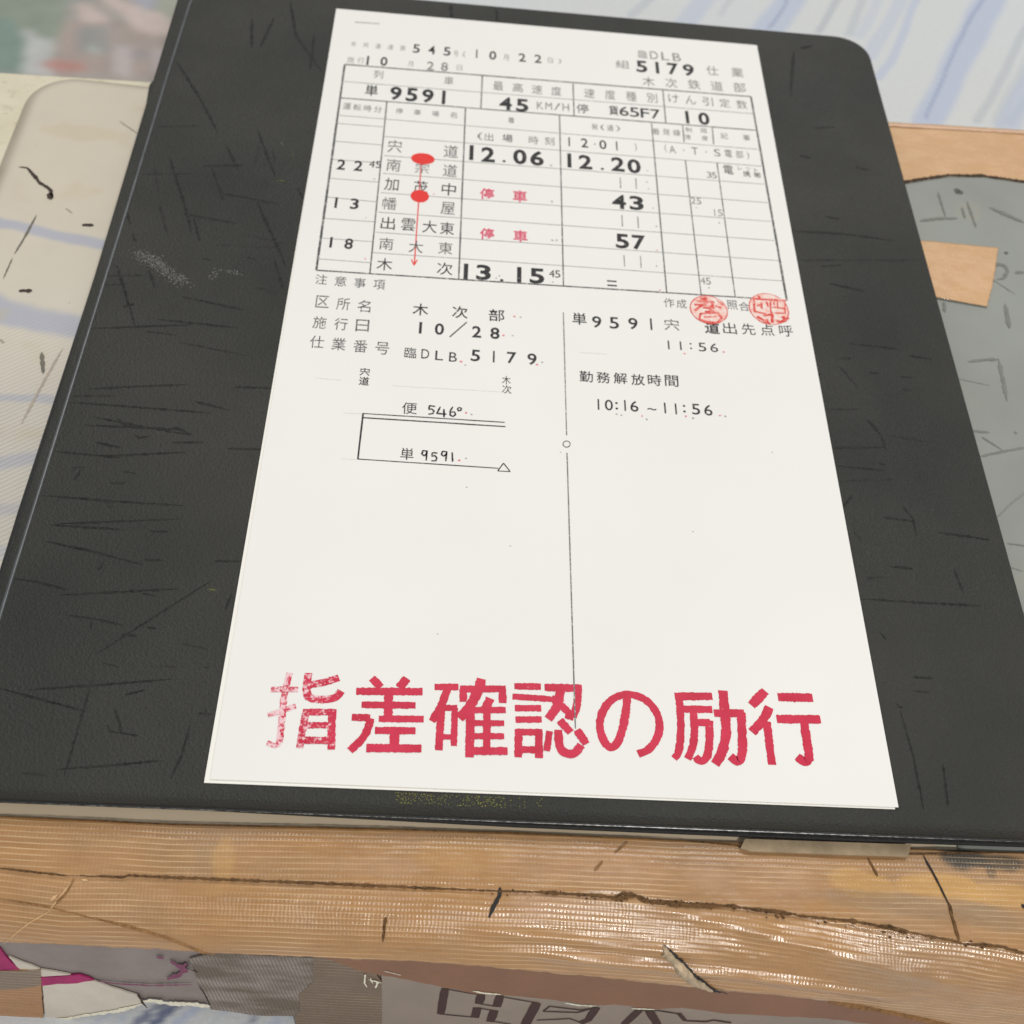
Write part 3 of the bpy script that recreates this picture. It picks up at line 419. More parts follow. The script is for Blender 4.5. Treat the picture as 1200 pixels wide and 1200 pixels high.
"flecks":[["w",-25.61,109.49],["w",-28.7,113.66],["w",-29.27,111.98],["w",-21.95,108.84],["w",-26.55,112.43],["w",-24.0,109.98],["w",-26.2,110.95],["w",-30.22,114.18],["w",-24.92,111.77],["w",-24.25,108.74],["w",-25.24,110.25],["w",-29.39,112.59],["w",-25.56,109.12],["w",-24.04,109.88],["w",-30.34,114.9],["w",-27.68,113.34],["w",-33.07,115.07],["w",-23.13,110.02],["w",-29.33,111.52],["w",-27.78,113.77],["w",-24.71,110.95],["w",-24.63,111.2],["w",-25.99,110.34],["w",-31.06,114.17],["w",-29.64,112.09],["w",-24.12,109.18],["w",-24.65,110.1],["w",-23.42,109.93],["w",-27.28,113.02],["w",-28.69,113.02],["w",-24.76,111.36],["w",-31.4,113.24],["w",-23.78,109.67],["w",-33.11,115.67],["w",-31.92,114.69],["w",-27.34,113.2],["w",-23.3,109.7],["w",-32.53,115.96],["w",-30.33,113.03],["w",-28.04,111.69],["w",-24.84,108.69],["w",-29.91,113.37],["w",-27.14,112.32],["w",-32.23,115.76],["w",-30.16,113.89],["w",-30.0,114.15],["w",-30.21,113.26],["w",-24.7,109.35],["w",-30.18,111.27],["w",-24.91,108.16],["w",-29.44,111.97],["w",-28.01,114.15],["w",-32.96,115.86],["w",-23.52,108.44],["w",-28.77,112.73],["w",-28.09,112.09],["w",-24.11,110.48],["w",-24.52,109.6],["w",-25.46,110.14],["w",-28.32,112.51],["w",-30.66,114.37],["w",-31.86,112.48],["w",-31.55,114.29],["w",-25.87,111.31],["w",-27.11,111.85],["w",-25.17,111.02],["w",-28.04,113.88],["w",-29.64,112.92],["w",-33.39,114.84],["w",-27.18,111.14],["w",-28.47,113.51],["w",-30.78,115.35],["w",-25.35,109.53],["w",-24.58,112.27],["w",-22.64,109.57],["w",-24.89,108.01],["w",-31.11,113.16],["w",-32.85,116.27],["w",-32.87,114.83],["w",-33.21,116.23],["w",-30.16,114.74],["w",-24.56,110.42],["w",-22.14,108.44],["w",-29.44,111.79],["w",-23.02,108.49],["w",-30.6,113.75],["w",-23.7,109.71],["w",-28.36,112.11],["w",-23.66,108.77],["w",-34.03,114.3],["w",-26.95,112.95],["w",-26.04,111.52],["w",-29.47,113.51],["w",-25.44,108.56],["w",-23.27,108.77],["w",-31.8,113.36],["w",-28.96,112.63],["w",-23.32,108.5],["w",-31.76,114.96],["w",-28.67,112.37],["w",-32.77,113.69],["w",-29.13,114.13],["w",-33.06,115.06],["w",-24.15,108.62],["w",-30.95,114.96],["w",-32.36,114.62],["w",-28.07,110.78],["w",-26.08,108.37],["w",-31.55,114.98],["w",-27.08,111.97],["w",-29.89,114.02],["w",-27.32,111.14],["w",-22.41,109.76],["w",-23.4,110.46],["w",-28.02,112.37],["w",-33.6,115.28],["w",-28.98,111.9],["w",-32.44,113.88],["w",-31.11,114.52],["w",-27.34,111.67],["w",-30.64,113.52],["w",-22.19,108.72],["w",-31.93,115.61],["w",-31.85,114.63],["w",-22.68,107.71],["w",-22.8,108.6],["w",-29.89,114.78],["w",-22.26,108.02],["w",-28.96,112.75],["w",-27.09,110.14],["w",-24.54,110.19],["w",-30.28,115.26],["w",-29.61,115.26],["w",-33.71,115.58],["w",-28.05,113.92],["w",-28.68,113.65],["w",-30.05,114.43],["w",-30.55,114.12],["w",-23.7,109.57],["w",-27.38,111.8],["w",-33.0,114.64],["w",-21.98,109.28],["w",-23.73,108.52],["w",-29.27,114.07],["w",-31.21,113.56],["w",-30.89,112.77],["w",-22.74,107.25],["w",-23.17,109.42],["w",-25.11,111.32],["w",-23.51,108.33],["w",-27.23,112.49],["w",-31.95,114.04],["w",-23.65,109.66],["w",-26.84,110.24],["w",-28.24,111.18],["w",-30.69,115.6],["w",-22.64,107.49],["w",-30.04,114.01],["w",-32.5,113.77],["w",-28.53,112.63],["w",-22.45,109.04],["w",-33.03,115.42],["w",-28.86,112.14],["w",-27.88,111.58],["w",-31.97,113.33],["w",-26.19,112.17],["w",-24.69,108.55],["w",-24.06,109.01],["w",-28.94,115.11],["w",-28.44,112.87],["w",-22.52,109.27],["w",-28.52,113.01],["w",-26.7,113.53],["w",-29.17,110.35],["w",-23.44,109.35],["w",-30.47,112.15],["w",-35.14,116.4],["w",-28.32,112.28],["w",-26.08,111.31],["w",-33.1,115.3],["w",-23.73,109.34],["w",-31.17,112.44],["w",-27.19,111.65],["w",-31.75,114.61],["w",-26.38,111.21],["w",-20.61,106.77],["w",-32.07,115.4],["w",-33.16,114.05],["w",-24.45,108.92],["w",-29.03,113.78],["w",-32.02,115.34],["w",-30.61,114.03],["w",-31.33,113.75],["w",-26.13,111.5],["w",-30.07,111.28],["w",-31.54,113.85],["w",-27.56,111.97],["w",-27.1,113.02],["w",-26.97,111.31],["w",-32.29,116.85],["w",-31.49,116.0],["w",-28.41,111.74],["w",-33.03,116.09],["w",-31.3,115.12],["w",-29.32,115.54],["w",-23.64,109.04],["w",-22.25,108.84],["w",-25.41,107.95],["w",-32.39,115.52],["w",-23.95,110.39],["w",-30.84,113.8],["w",-27.7,109.43],["w",-23.28,106.61],["w",-31.23,114.38],["w",-25.02,111.44],["w",-29.09,114.35],["w",-26.35,111.64],["w",-28.6,110.98],["w",-26.25,109.75],["w",-27.96,112.2],["w",-31.86,116.73],["w",-21.3,108.32],["w",-25.24,110.96],["w",-24.97,111.45],["w",-33.22,115.61],["w",-23.68,109.26],["w",-31.09,116.22],["w",-26.78,113.34],["w",-23.2,108.27],["w",-25.45,109.39],["w",-28.86,112.66],["w",-24.05,107.54],["w",-26.05,111.62],["w",-26.6,111.67],["w",-28.08,113.97],["w",-27.59,112.67],["w",-28.68,114.71],["w",-33.68,115.35],["w",-24.38,110.07],["w",-26.74,111.61],["w",-29.99,112.13],["w",-32.25,114.42],["w",-29.5,113.11],["w",-22.15,107.55],["w",-22.76,109.11],["w",-31.03,115.6],["w",-31.03,114.5],["w",-23.23,108.35],["w",-33.17,115.6],["w",-33.29,115.72],["w",-32.6,114.22],["w",-25.28,109.08],["w",-20.75,108.14],["w",-26.66,110.87],["w",-32.96,114.77],["w",-30.19,113.48],["w",-25.49,109.75],["w",-27.13,110.68],["w",-25.09,110.62],["w",-24.04,110.54],["w",-27.46,111.93],["w",-23.41,108.4],["w",-24.09,109.48],["w",-22.71,108.22],["w",-23.58,109.11],["w",-27.44,111.73],["w",-20.01,107.35],["w",-22.37,108.78],["w",-22.92,109.03],["w",-27.78,115.44],["w",-23.98,109.43],["w",-21.54,108.14],["w",-24.96,109.57],["w",-29.62,112.71],["w",-32.23,116.18],["w",-30.84,114.84],["w",-30.99,113.61],["w",-22.91,109.99],["w",-31.66,115.06],["w",-27.66,112.55],["w",-31.5,113.34],["w",-25.03,109.72],["w",-30.74,114.35],["w",-27.62,113.59],["w",-29.64,113.91],["w",-26.51,111.21],["w",-26.98,110.77],["w",-33.67,115.42],["w",-32.36,113.41],["w",-34.21,117.4],["w",-25.83,110.8],["w",-23.08,107.9],["w",-31.58,114.97],["w",-30.45,114.3],["w",-23.36,109.97],["w",-29.69,113.01],["w",-22.75,108.46],["w",-22.82,107.69],["w",-22.59,110.06],["w",-33.86,115.88],["w",-31.37,113.18],["w",-31.18,113.54],["w",-25.0,110.31],["w",-24.58,109.31],["w",-30.02,113.52],["w",-26.37,111.82],["w",-31.83,112.55],["w",-26.25,110.44],["w",-28.91,113.92],["w",-30.18,114.56],["w",-32.45,112.53],["w",-22.37,108.33],["w",-22.09,108.66],["w",-26.78,111.15],["w",-25.5,111.69],["w",-32.61,115.12],["w",-22.99,110.72],["w",-27.82,112.64],["w",-24.37,108.79],["w",-21.5,108.22],["w",-28.53,114.87],["w",-24.08,109.72],["w",-25.48,110.18],["w",-22.78,108.95],["w",-23.69,107.87],["w",-24.16,109.26],["w",-24.62,109.27],["w",-24.96,111.02],["w",-31.21,115.3],["w",-22.42,108.75],["w",-33.69,116.0],["w",-30.75,113.5],["w",-26.63,110.12],["w",-22.27,109.41],["w",-29.16,114.0],["w",-24.13,109.87],["w",-28.1,112.2],["w",-26.89,110.7],["w",-25.48,109.19],["w",-30.19,113.01],["w",-27.06,113.65],["w",-24.92,110.2],["w",-29.89,114.49],["w",-21.69,108.43],["w",-30.3,114.97],["w",-29.92,112.9],["w",-28.74,113.79],["w",-32.14,114.78],["w",-23.76,109.07],["w",-26.34,112.71],["w",-29.54,113.23],["w",-23.84,111.34],["w",-28.02,113.31],["w",-30.75,113.64],["w",-32.09,114.82],["w",-29.8,112.6],["w",-26.14,112.09],["w",-31.86,113.6],["w",-26.1,110.93],["w",-20.7,109.33],["w",-22.6,107.68],["w",-26.78,111.54],["w",-23.5,109.24],["w",-26.53,109.65],["w",-28.33,112.26],["w",-22.94,107.86],["w",-30.71,113.77],["w",-27.51,110.49],["w",-31.61,114.35],["w",-32.72,115.16],["w",-26.45,110.66],["w",-23.34,109.55],["w",-32.16,114.41],["w",-23.3,109.09],["w",-29.74,111.99],["w",-21.89,109.17],["w",-24.53,109.47],["w",-29.74,113.31],["w",-22.79,107.77],["w",-28.03,111.24],["w",-29.44,112.89],["w",-23.23,108.98],["w",-27.55,111.55],["w",-27.21,112.47],["w",-34.6,115.59],["w",-22.36,106.88],["w",-32.75,116.64],["w",-21.45,109.27],["w",-28.85,112.5],["w",-26.18,109.84],["w",-23.37,109.36],["w",-23.01,108.78],["w",-30.03,114.04],["w",-24.41,109.1],["w",-23.71,109.5],["w",-24.18,109.5],["w",-30.07,113.43],["w",-31.55,114.43],["w",-31.84,114.74],["w",-21.52,107.93],["w",-27.6,113.11],["w",-23.21,108.59],["w",-23.94,108.13],["w",-32.47,114.66],["w",-26.11,109.95],["w",-31.23,114.75],["w",-30.71,112.15],["w",-28.99,112.47],["w",-24.24,108.84],["w",-24.14,110.44],["w",-28.6,112.67],["w",-25.38,109.91],["w",-24.15,109.81],["w",-31.28,113.82],["w",-27.12,111.41],["w",-26.55,110.87],["w",-24.57,111.11],["w",-23.68,108.26],["w",-28.29,112.74],["w",-32.2,115.65],["w",-30.0,114.5],["w",-28.27,112.59],["w",-29.66,114.33],["w",-28.26,111.73],["w",-29.02,114.56],["w",-27.03,111.2],["w",-28.34,113.33],["w",-28.12,112.18],["w",-27.3,111.76],["w",-29.45,113.97],["w",-27.84,113.51],["w",-28.88,112.85],["w",-26.47,111.19],["w",-29.57,113.3],["w",-27.78,112.54],["w",-27.5,112.09],["w",-28.39,112.42],["w",-27.95,112.67],["w",-26.87,111.52],["w",-29.85,115.36],["w",-28.12,113.08],["w",-28.05,112.21],["w",-29.34,114.05],["w",-27.38,111.0],["w",-28.51,114.02],["w",-28.37,112.79],["w",-29.96,114.9],["w",-29.6,115.62],["w",-25.87,112.23],["w",-28.95,114.47],["w",-28.21,112.35],["w",-27.78,112.38],["w",-29.08,113.9],["w",-28.94,112.66],["w",-29.38,113.47],["w",-26.83,112.5],["w",-26.54,111.66],["w",-27.17,111.58],["w",-26.39,111.61],["w",-27.51,112.4],["w",-27.72,111.81],["w",-28.86,112.52],["w",-26.22,112.03],["w",-26.65,111.55],["w",-28.72,113.23],["w",-29.43,113.38],["w",-27.44,112.13],["w",-27.28,111.62],["w",-30.31,114.12],["w",-26.06,111.8],["w",-28.04,113.11],["w",-27.66,113.37],["w",-28.82,112.91],["w",-27.02,111.33],["w",-29.01,113.73],["w",-27.75,112.64],["w",-27.94,113.98],["w",-28.3,113.67],["w",-27.8,112.59],["w",-27.09,112.6],["w",-28.95,113.64],["w",-26.82,112.53],["w",-29.27,112.81],["w",-26.22,110.65],["w",-29.57,114.19],["w",-29.59,113.22],["w",-28.38,113.62],["w",-25.95,111.13],["w",-28.07,112.06],["w",-29.84,114.38],["w",-29.84,115.14],["w",-27.89,111.18],["w",-27.29,113.2],["w",-26.91,112.79],["w",-27.54,113.57],["w",-26.78,112.64],["w",-25.88,110.68],["w",-27.62,111.68],["w",-29.46,112.42],["w",-26.68,112.39],["w",-30.6,116.02],["w",-29.32,113.56],["w",-27.7,111.95],["w",-28.71,113.5],["w",-26.49,110.96],["w",-28.02,114.41],["w",-28.52,113.08],["w",-31.09,113.7],["w",-27.2,112.64],["w",-28.71,112.9],["w",-29.82,114.99],["w",-28.28,113.39],["w",-28.74,114.73],["w",-30.56,113.19],["w",-28.66,111.59],["w",-28.83,112.67],["w",-29.65,115.09],["w",-28.0,114.17],["w",-26.88,110.6],["w",-27.45,112.56],["w",-29.08,114.51],["w",-27.18,111.22],["w",-27.58,112.72],["w",-29.99,113.52],["w",-27.19,112.34],["w",-29.69,114.38],["w",-27.13,112.12],["w",-28.85,114.27],["w",-28.76,112.99],["w",-27.28,114.03],["w",-30.05,113.81],["w",-27.4,113.46],["w",-27.74,112.65],["w",-29.34,113.32],["w",-30.27,114.57],["w",-28.13,112.89],["w",-26.43,111.19],["w",-29.14,113.6],["w",-29.02,114.12],["w",-27.37,112.95],["w",-28.21,114.58],["w",-26.67,112.09],["w",-27.68,112.98],["w",-27.02,112.16],["w",-28.05,112.88],["w",-27.91,112.82],["w",-26.42,111.71],["w",-26.56,110.98],["w",-29.35,114.19],["w",-29.54,112.94],["w",-28.73,114.69],["w",-25.96,110.92],["w",-29.56,112.81],["w",-27.08,111.89],["w",-27.03,112.48],["w",-30.62,113.26],["w",-29.73,114.81],["w",-26.85,112.42],["w",-28.73,113.64],["w",-26.21,111.11],["w",-26.77,112.08],["w",-29.31,114.16],["w",-27.76,113.01],["w",-26.99,112.36],["w",-28.31,112.55],["w",-26.6,111.36],["w",-29.18,113.58],["w",-27.79,113.25],["w",-28.3,111.76],["w",-27.07,111.79],["w",-28.66,114.2],["w",-30.1,114.32],["w",-25.94,111.01],["w",-28.44,114.98],["w",-26.85,112.05],["w",-29.02,113.25],["w",-30.67,115.19],["w",-29.16,112.62],["w",-27.25,112.55],["w",-29.11,112.55],["w",-30.37,114.94],["w",-30.62,115.02],["w",-29.89,113.77],["w",-29.03,112.82],["w",-28.51,113.26],["w",-29.51,113.19],["w",-25.88,111.26],["w",-29.8,114.33],["w",-30.68,114.57],["w",-29.3,113.67],["w",-15.09,112.38],["w",-16.29,110.09],["w",-17.11,110.59],["w",-15.93,110.41],["w",-16.0,111.22],["w",-17.22,110.46],["w",-16.62,109.63],["w",-15.51,111.33],["w",-16.04,111.79],["w",-16.61,112.85],["w",-16.09,110.47],["w",-15.92,110.52],["w",-16.26,109.94],["w",-17.26,110.09],["w",-15.65,112.37],["w",-16.58,111.25],["w",-16.63,111.33],["w",-16.9,111.85],["w",-15.39,112.05],["w",-15.43,112.09],["w",-15.74,111.29],["w",-16.3,111.16],["w",-16.65,111.62],["w",-16.27,111.95],["w",-15.78,110.85],["w",-15.1,112.56],["w",-16.21,110.54],["w",-16.11,111.08],["w",-17.09,109.68],["w",-16.61,110.75],["w",-12.93,112.15],["w",-13.86,112.45],["w",-11.44,111.6],["w",-13.62,111.82],["w",-12.91,111.33],["w",-11.74,111.79],["w",-12.2,111.97],["w",-12.65,112.06],["w",-13.16,112.37],["w",-12.38,112.03],["w",-12.93,112.17],["w",-11.04,111.79],["w",-13.47,112.44],["w",-12.14,111.94],["w",-11.73,112.4],["w",-12.23,111.68],["w",-12.35,111.78],["w",-12.22,112.02],["w",-12.08,111.72],["w",-13.65,111.83],["w",-13.25,112.05],["w",-13.25,112.09],["w",-14.04,112.02],["w",-13.75,112.26],["w",-11.65,111.56],["w",-12.41,111.57],["w",-13.46,111.81],["w",-13.45,112.21],["w",-12.33,112.62],["w",-12.96,111.69],["w",-11.77,112.08],["w",-13.91,112.43],["w",-11.88,111.3],["w",-13.49,112.54],["w",-10.67,111.48],["w",-6.97,154.9],["w",-7.52,155.2],["w",-7.27,155.6],["w",-7.59,155.17],["w",-7.13,154.56],["w",-7.29,154.68],["y",-6.27,142.11],["y",-6.84,141.94],["y",-5.22,142.22],["y",-6.34,142.77],["y",-5.74,142.15],["y",-6.38,142.03],["y",-5.4,142.3],["y",-5.5,142.16],["y",-5.6,142.11],["y",-6.59,142.51],["y",-6.2,142.04],["y",-6.32,141.97],["y",-6.03,142.08],["y",-6.11,142.23],["y",-5.69,142.04],["y",-7.0,141.92],["y",-4.85,150.81],["y",-4.6,151.29],["y",-4.54,151.52],["y",-4.41,151.13],["y",-5.5,34.6],["y",-5.32,34.56],["y",-5.01,34.47],["y",-5.21,34.52],["y",-5.16,34.66],["y",-5.34,34.28],["y",-4.86,34.49],["y",-5.23,34.68],["y",-4.7,34.4],["y",-4.34,34.31],["y",-4.93,34.51],["y",-5.75,34.57],["y",-4.6,34.86],["y",-4.83,34.55],["y",-4.39,34.52],["y",-4.7,34.57],["v",121.33,131.77],["v",123.82,132.83],["v",126.04,132.24],["v",124.42,132.2],["v",123.11,131.96],["v",120.96,134.01],["v",121.8,133.32],["v",123.99,131.23],["v",119.37,132.18],["v",125.67,134.67],["v",125.81,132.5],["v",123.88,133.4],["v",122.3,132.31],["v",124.17,131.97],["v",123.3,133.99],["v",125.02,133.24],["v",118.37,130.08],["v",123.71,133.26],["v",121.84,133.39],["v",123.28,133.91],["v",122.11,131.11],["v",126.15,134.02],["v",121.07,132.07],["v",118.43,130.1],["v",121.6,131.54],["v",119.72,131.79],["v",118.3,132.51],["v",119.5,131.17],["v",121.15,131.62],["v",121.0,132.86],["v",121.9,130.72],["v",119.08,129.89],["v",125.21,132.84],["v",122.43,131.27],["v",124.34,133.83],["v",118.73,131.68],["v",122.6,132.24],["v",124.48,133.19],["v",124.27,132.95],["v",120.5,130.44],["v",122.12,132.08],["v",123.86,129.95],["v",126.66,131.98],["v",120.59,131.81],["v",125.78,131.93],["v",127.31,133.39],["v",122.95,133.53],["v",119.18,133.77],["v",124.12,132.44],["v",124.44,132.26],["v",123.99,131.57],["v",124.7,132.07],["v",127.63,133.41],["v",126.45,133.7],["v",125.21,133.44],["v",123.43,133.21],["v",119.66,131.09],["v",123.56,133.31],["v",122.78,133.95],["v",120.89,131.84],["v",119.29,132.75],["v",119.28,132.13],["v",126.85,134.31],["v",127.13,131.87],["v",120.77,131.18],["v",126.79,132.0],["v",118.42,131.37],["v",120.92,132.11],["v",120.32,131.46],["v",126.08,131.21],["v",124.4,132.58],["v",125.57,133.24],["v",125.74,131.34],["v",124.85,132.81],["v",125.27,133.38],["v",123.05,131.75],["v",122.93,132.36],["v",121.35,131.4],["v",122.55,131.1],["v",125.23,132.21],["v",119.6,133.23],["v",120.97,131.72],["v",117.09,131.63],["v",122.15,130.44],["v",125.83,131.07],["v",123.94,134.08],["v",126.12,130.95],["v",124.39,131.21],["v",122.61,133.64],["v",118.22,133.25],["y",36.11,-1.56],["y",30.58,-0.93],["y",36.72,-2.48],["y",37.22,-1.9],["y",31.9,-2.06],["y",38.44,-2.12],["y",36.77,-1.03],["y",35.44,-2.12],["y",37.39,-2.24],["y",34.0,-0.96],["y",30.87,-2.5],["y",32.54,-0.98],["y",34.81,-2.35],["y",29.72,-0.86],["y",30.98,-1.64],["y",32.86,-0.9],["y",33.51,-1.98],["y",30.89,-1.48],["y",29.96,-2.27],["y",34.01,-1.71],["y",35.21,-1.98],["y",31.06,-2.0],["y",34.14,-1.23],["y",35.08,-1.27],["y",31.87,-1.67],["y",31.89,-2.51],["y",34.41,-1.41],["y",32.49,-0.88],["y",32.5,-2.11],["y",31.16,-1.43],["y",34.97,-1.45],["y",33.74,-1.38],["y",35.12,-1.75],["y",33.79,-2.23],["y",32.69,-2.01],["y",32.33,-0.95],["y",33.47,-0.98],["y",37.87,-2.39],["y",30.55,-2.15],["y",30.05,-1.34],["y",31.62,-0.92],["y",30.39,-2.44],["y",30.23,-2.45],["y",31.47,-1.76],["y",29.72,-2.05],["y",29.57,-1.99],["y",30.27,-1.79],["y",33.06,-2.5],["y",30.55,-1.02],["y",36.49,-2.33],["y",29.48,-1.33],["y",29.8,-1.34],["y",30.45,-2.35],["y",36.28,-2.36],["y",35.08,-0.94],["y",30.05,-1.35],["y",29.34,-0.88],["y",34.65,-1.87],["y",34.35,-1.69],["y",32.55,-1.33],["y",34.96,-1.71],["y",32.23,-1.91],["y",30.74,-2.05],["y",30.95,-2.35],["y",33.65,-1.31],["y",34.28,-2.41],["y",38.39,-0.91],["y",36.74,-1.94],["y",35.13,-0.95],["y",32.47,-1.05],["y",34.94,-0.99],["y",31.48,-2.36],["y",32.04,-0.87],["y",37.33,-1.66],["y",30.48,-1.85],["y",37.0,-0.87],["y",35.42,-1.15],["y",31.05,-0.9],["y",36.35,-1.24],["y",33.86,-0.95],["y",35.21,-2.38],["y",34.98,-1.23],["y",36.49,-1.75],["y",34.46,-1.09],["y",32.52,-0.95],["y",36.18,-1.56],["y",36.58,-1.76],["y",30.29,-1.01],["y",31.52,-2.44],["y",30.37,-1.22],["y",33.13,-1.67],["y",29.76,-1.5],["y",31.25,-2.51],["y",32.41,-1.02],["y",33.41,-1.22],["y",36.05,-1.81],["y",34.71,-1.91],["y",35.48,-1.66],["y",30.07,-0.88],["y",37.57,-1.14],["y",38.06,-1.3],["y",30.03,-1.65],["y",32.23,-1.25],["y",35.72,-2.1],["y",30.26,-2.53],["y",38.02,-0.96],["y",32.57,-1.68],["y",31.43,-2.19],["y",32.65,-1.3],["y",32.27,-1.24],["y",31.63,-1.06],["y",38.38,-0.93],["y",31.43,-1.35],["y",33.4,-1.81],["y",30.32,-1.98],["y",34.69,-1.84],["y",30.9,-1.03],["y",36.81,-1.31],["y",35.63,-2.33],["y",34.72,-1.15],["y",42.29,-0.93],["y",40.21,-2.25],["y",42.47,-0.98],["y",39.47,-0.93],["y",41.58,-1.09],["y",40.88,-1.83],["y",42.37,-1.66],["y",39.69,-2.44],["y",42.46,-1.28],["y",39.78,-1.47],["y",40.84,-1.25],["y",40.21,-1.65],["y",42.69,-1.78],["y",41.24,-2.39],["y",42.44,-1.58],["y",42.11,-1.2],["y",42.13,-2.17],["y",41.14,-1.64],["y",41.33,-2.53],["y",42.03,-1.19],["y",41.84,-2.31],["y",40.59,-2.49],["y",40.79,-1.58],["y",41.51,-0.98],["y",41.02,-1.38],["y",42.69,-1.4],["y",41.15,-1.57],["y",39.16,-1.08],["y",42.59,-0.97],["y",40.69,-1.63],["y",39.35,-2.5],["y",41.78,-2.31],["y",40.97,-2.5],["y",40.22,-1.31],["y",40.1,-1.82],["y",41.85,-2.27],["y",40.09,-2.47],["y",40.73,-1.02],["y",40.9,-0.95],["y",41.04,-0.87],["y",46.09,-2.27],["y",42.65,-2.13],["y",46.18,-2.18],["y",44.82,-2.19],["y",46.92,-2.54],["y",43.61,-0.95],["y",46.08,-1.14],["y",45.17,-1.44],["y",44.75,-2.29],["y",43.05,-1.94],["y",46.26,-1.61],["y",46.27,-1.51],["y",42.68,-0.9],["y",42.75,-0.9],["y",45.7,-0.91],["y",46.82,-1.02],["y",45.01,-1.4],["y",44.55,-0.87],["y",44.81,-1.97],["y",44.41,-1.39],["y",44.67,-0.99],["y",42.95,-2.21],["y",44.34,-2.41],["y",46.57,-1.13],["y",42.99,-2.11],["y",44.55,-0.9],["y",45.42,-1.07],["y",45.4,-2.36],["y",46.06,-2.27],["y",42.6,-2.07],["y",44.79,-1.98],["y",45.21,-2.46],["y",42.62,-1.92],["y",46.39,-1.51],["y",46.33,-2.56],["y",46.91,-2.17],["y",46.82,-1.07],["y",44.87,-1.79],["y",44.25,-1.64],["y",43.35,-1.06],["y",46.74,-0.91],["y",45.6,-2.03],["y",45.62,-2.19],["y",43.82,-2.51],["y",45.52,-2.37],["y",46.36,-2.21],["y",44.11,-1.41],["y",44.57,-1.69],["y",44.69,-1.03],["y",43.92,-1.0],["y",46.63,-0.89],["y",43.41,-1.88],["y",46.72,-0.89],["y",45.12,-1.85],["y",43.96,-1.47],["y",43.26,-2.48],["y",44.72,-2.29],["y",44.12,-1.36],["y",45.07,-1.74],["y",43.64,-1.33],["y",43.21,-2.55],["y",45.78,-0.91],["y",46.15,-2.08],["y",44.1,-1.89],["y",45.49,-2.13],["y",46.08,-2.18],["y",44.5,-1.03],["y",45.02,-1.3],["y",42.7,-1.06],["y",43.45,-1.81],["y",46.87,-1.91],["y",46.1,-0.94],["y",46.2,-0.88],["y",43.68,-1.72],["y",44.17,-1.13],["y",50.03,-0.93],["y",49.27,-0.93],["y",49.23,-1.04],["y",49.96,-1.99],["y",49.9,-1.6],["y",49.33,-0.94],["y",50.0,-2.52],["y",50.17,-1.6],["y",50.0,-1.44],["y",49.18,-0.91],["y",49.26,-2.31],["y",50.16,-2.29],["y",43.97,-1.71],["y",47.75,-1.3],["y",52.83,-0.91],["y",52.77,-2.08],["y",46.98,-1.83],["y",47.82,-1.41],["y",36.94,-1.44],["y",41.95,-2.05],["y",35.51,-1.25],["y",33.99,-2.53],["y",48.35,-2.09],["y",52.12,-1.61],["y",41.22,-1.38],["y",39.05,-1.1],["y",32.51,-1.66],["y",52.56,-1.17],["y",44.07,-2.03],["y",31.5,-0.88],["y",43.77,-2.37],["y",37.16,-1.04],["y",43.8,-0.99],["y",37.4,-0.92],["y",30.6,-1.81],["y",30.65,-1.4],["y",36.66,-1.47],["y",39.79,-2.52],["y",41.6,-1.84],["y",52.4,-2.05],["y",42.08,-1.21],["y",47.89,-2.21],["v",53.57,25.01],["v",-33.48,64.57],["v",132.19,222.99],["v",54.85,178.62],["v",79.13,79.75],["v",-22.26,138.71],["v",67.97,75.24],["v",14.81,82.42],["v",14.79,155.87],["v",78.85,46.43],["v",96.21,10.48],["v",130.21,72.51],["v",125.89,126.46],["v",136.01,31.58],["v",78.8,141.33],["v",172.21,201.56],["v",79.54,116.6],["v",6.73,185.08],["v",145.1,117.96],["v",-33.03,74.73],["v",48.44,120.2],["v",111.94,177.17],["v",-5.46,117.65],["v",124.94,90.21],["v",50.2,19.56],["v",-2.41,93.75],["v",12.97,36.3],["v",53.26,0.97],["v",58.93,24.97],["v",-22.35,13.2],["v",127.34,24.57],["v",-61.81,148.06],["v",-51.43,124.61],["v",4.46,26.83],["v",9.34,139.85],["v",4.33,145.6],["v",133.4,54.19],["v",-32.34,68.93],["v",5.02,79.79],["v",67.57,175.58],["v",94.66,147.67],["v",52.82,45.35],["v",124.28,133.59],["v",48.53,191.63],["v",-27.47,109.53],["v",17.17,120.88],["v",-41.42,64.25],["v",58.53,120.26],["v",97.94,19.47],["v",142.02,55.72],["v",32.29,164.66],["v",76.19,89.9],["v",-9.74,-0.53],["v",6.81,47.86],["v",102.37,81.26],["v",80.41,3.22],["v",116.87,221.25],["v",-19.27,1.91],["v",-20.61,148.75],["v",21.46,27.9],["v",51.29,125.89],["v",-11.95,142.92],["v",54.46,139.99],["v",47.49,146.52],["v",145.32,150.23],["v",69.3,107.05],["v",-5.49,57.87],["v",19.92,2.19],["v",121.86,11.66],["v",85.33,10.87],["v",68.05,157.82],["v",-19.9,140.49],["v",-43.96,100.14],["v",53.62,93.48],["v",-16.74,19.86],["v",137.2,47.42],["v",-45.9,82.3],["v",80.18,170.27],["v",106.17,109.71],["v",41.79,159.78],["v",38.55,152.83],["v",87.88,94.21],["v",138.97,177.5],["v",98.41,213.96],["v",-17.99,159.91],["v",-12.91,35.82],["v",-40.85,184.83],["v",75.34,132.97],["v",-28.38,55.19],["v",72.32,95.56]],
"under":[[-0.87,-0.55],[111.44,-0.28],[111.77,209.75],[0.11,209.82]],
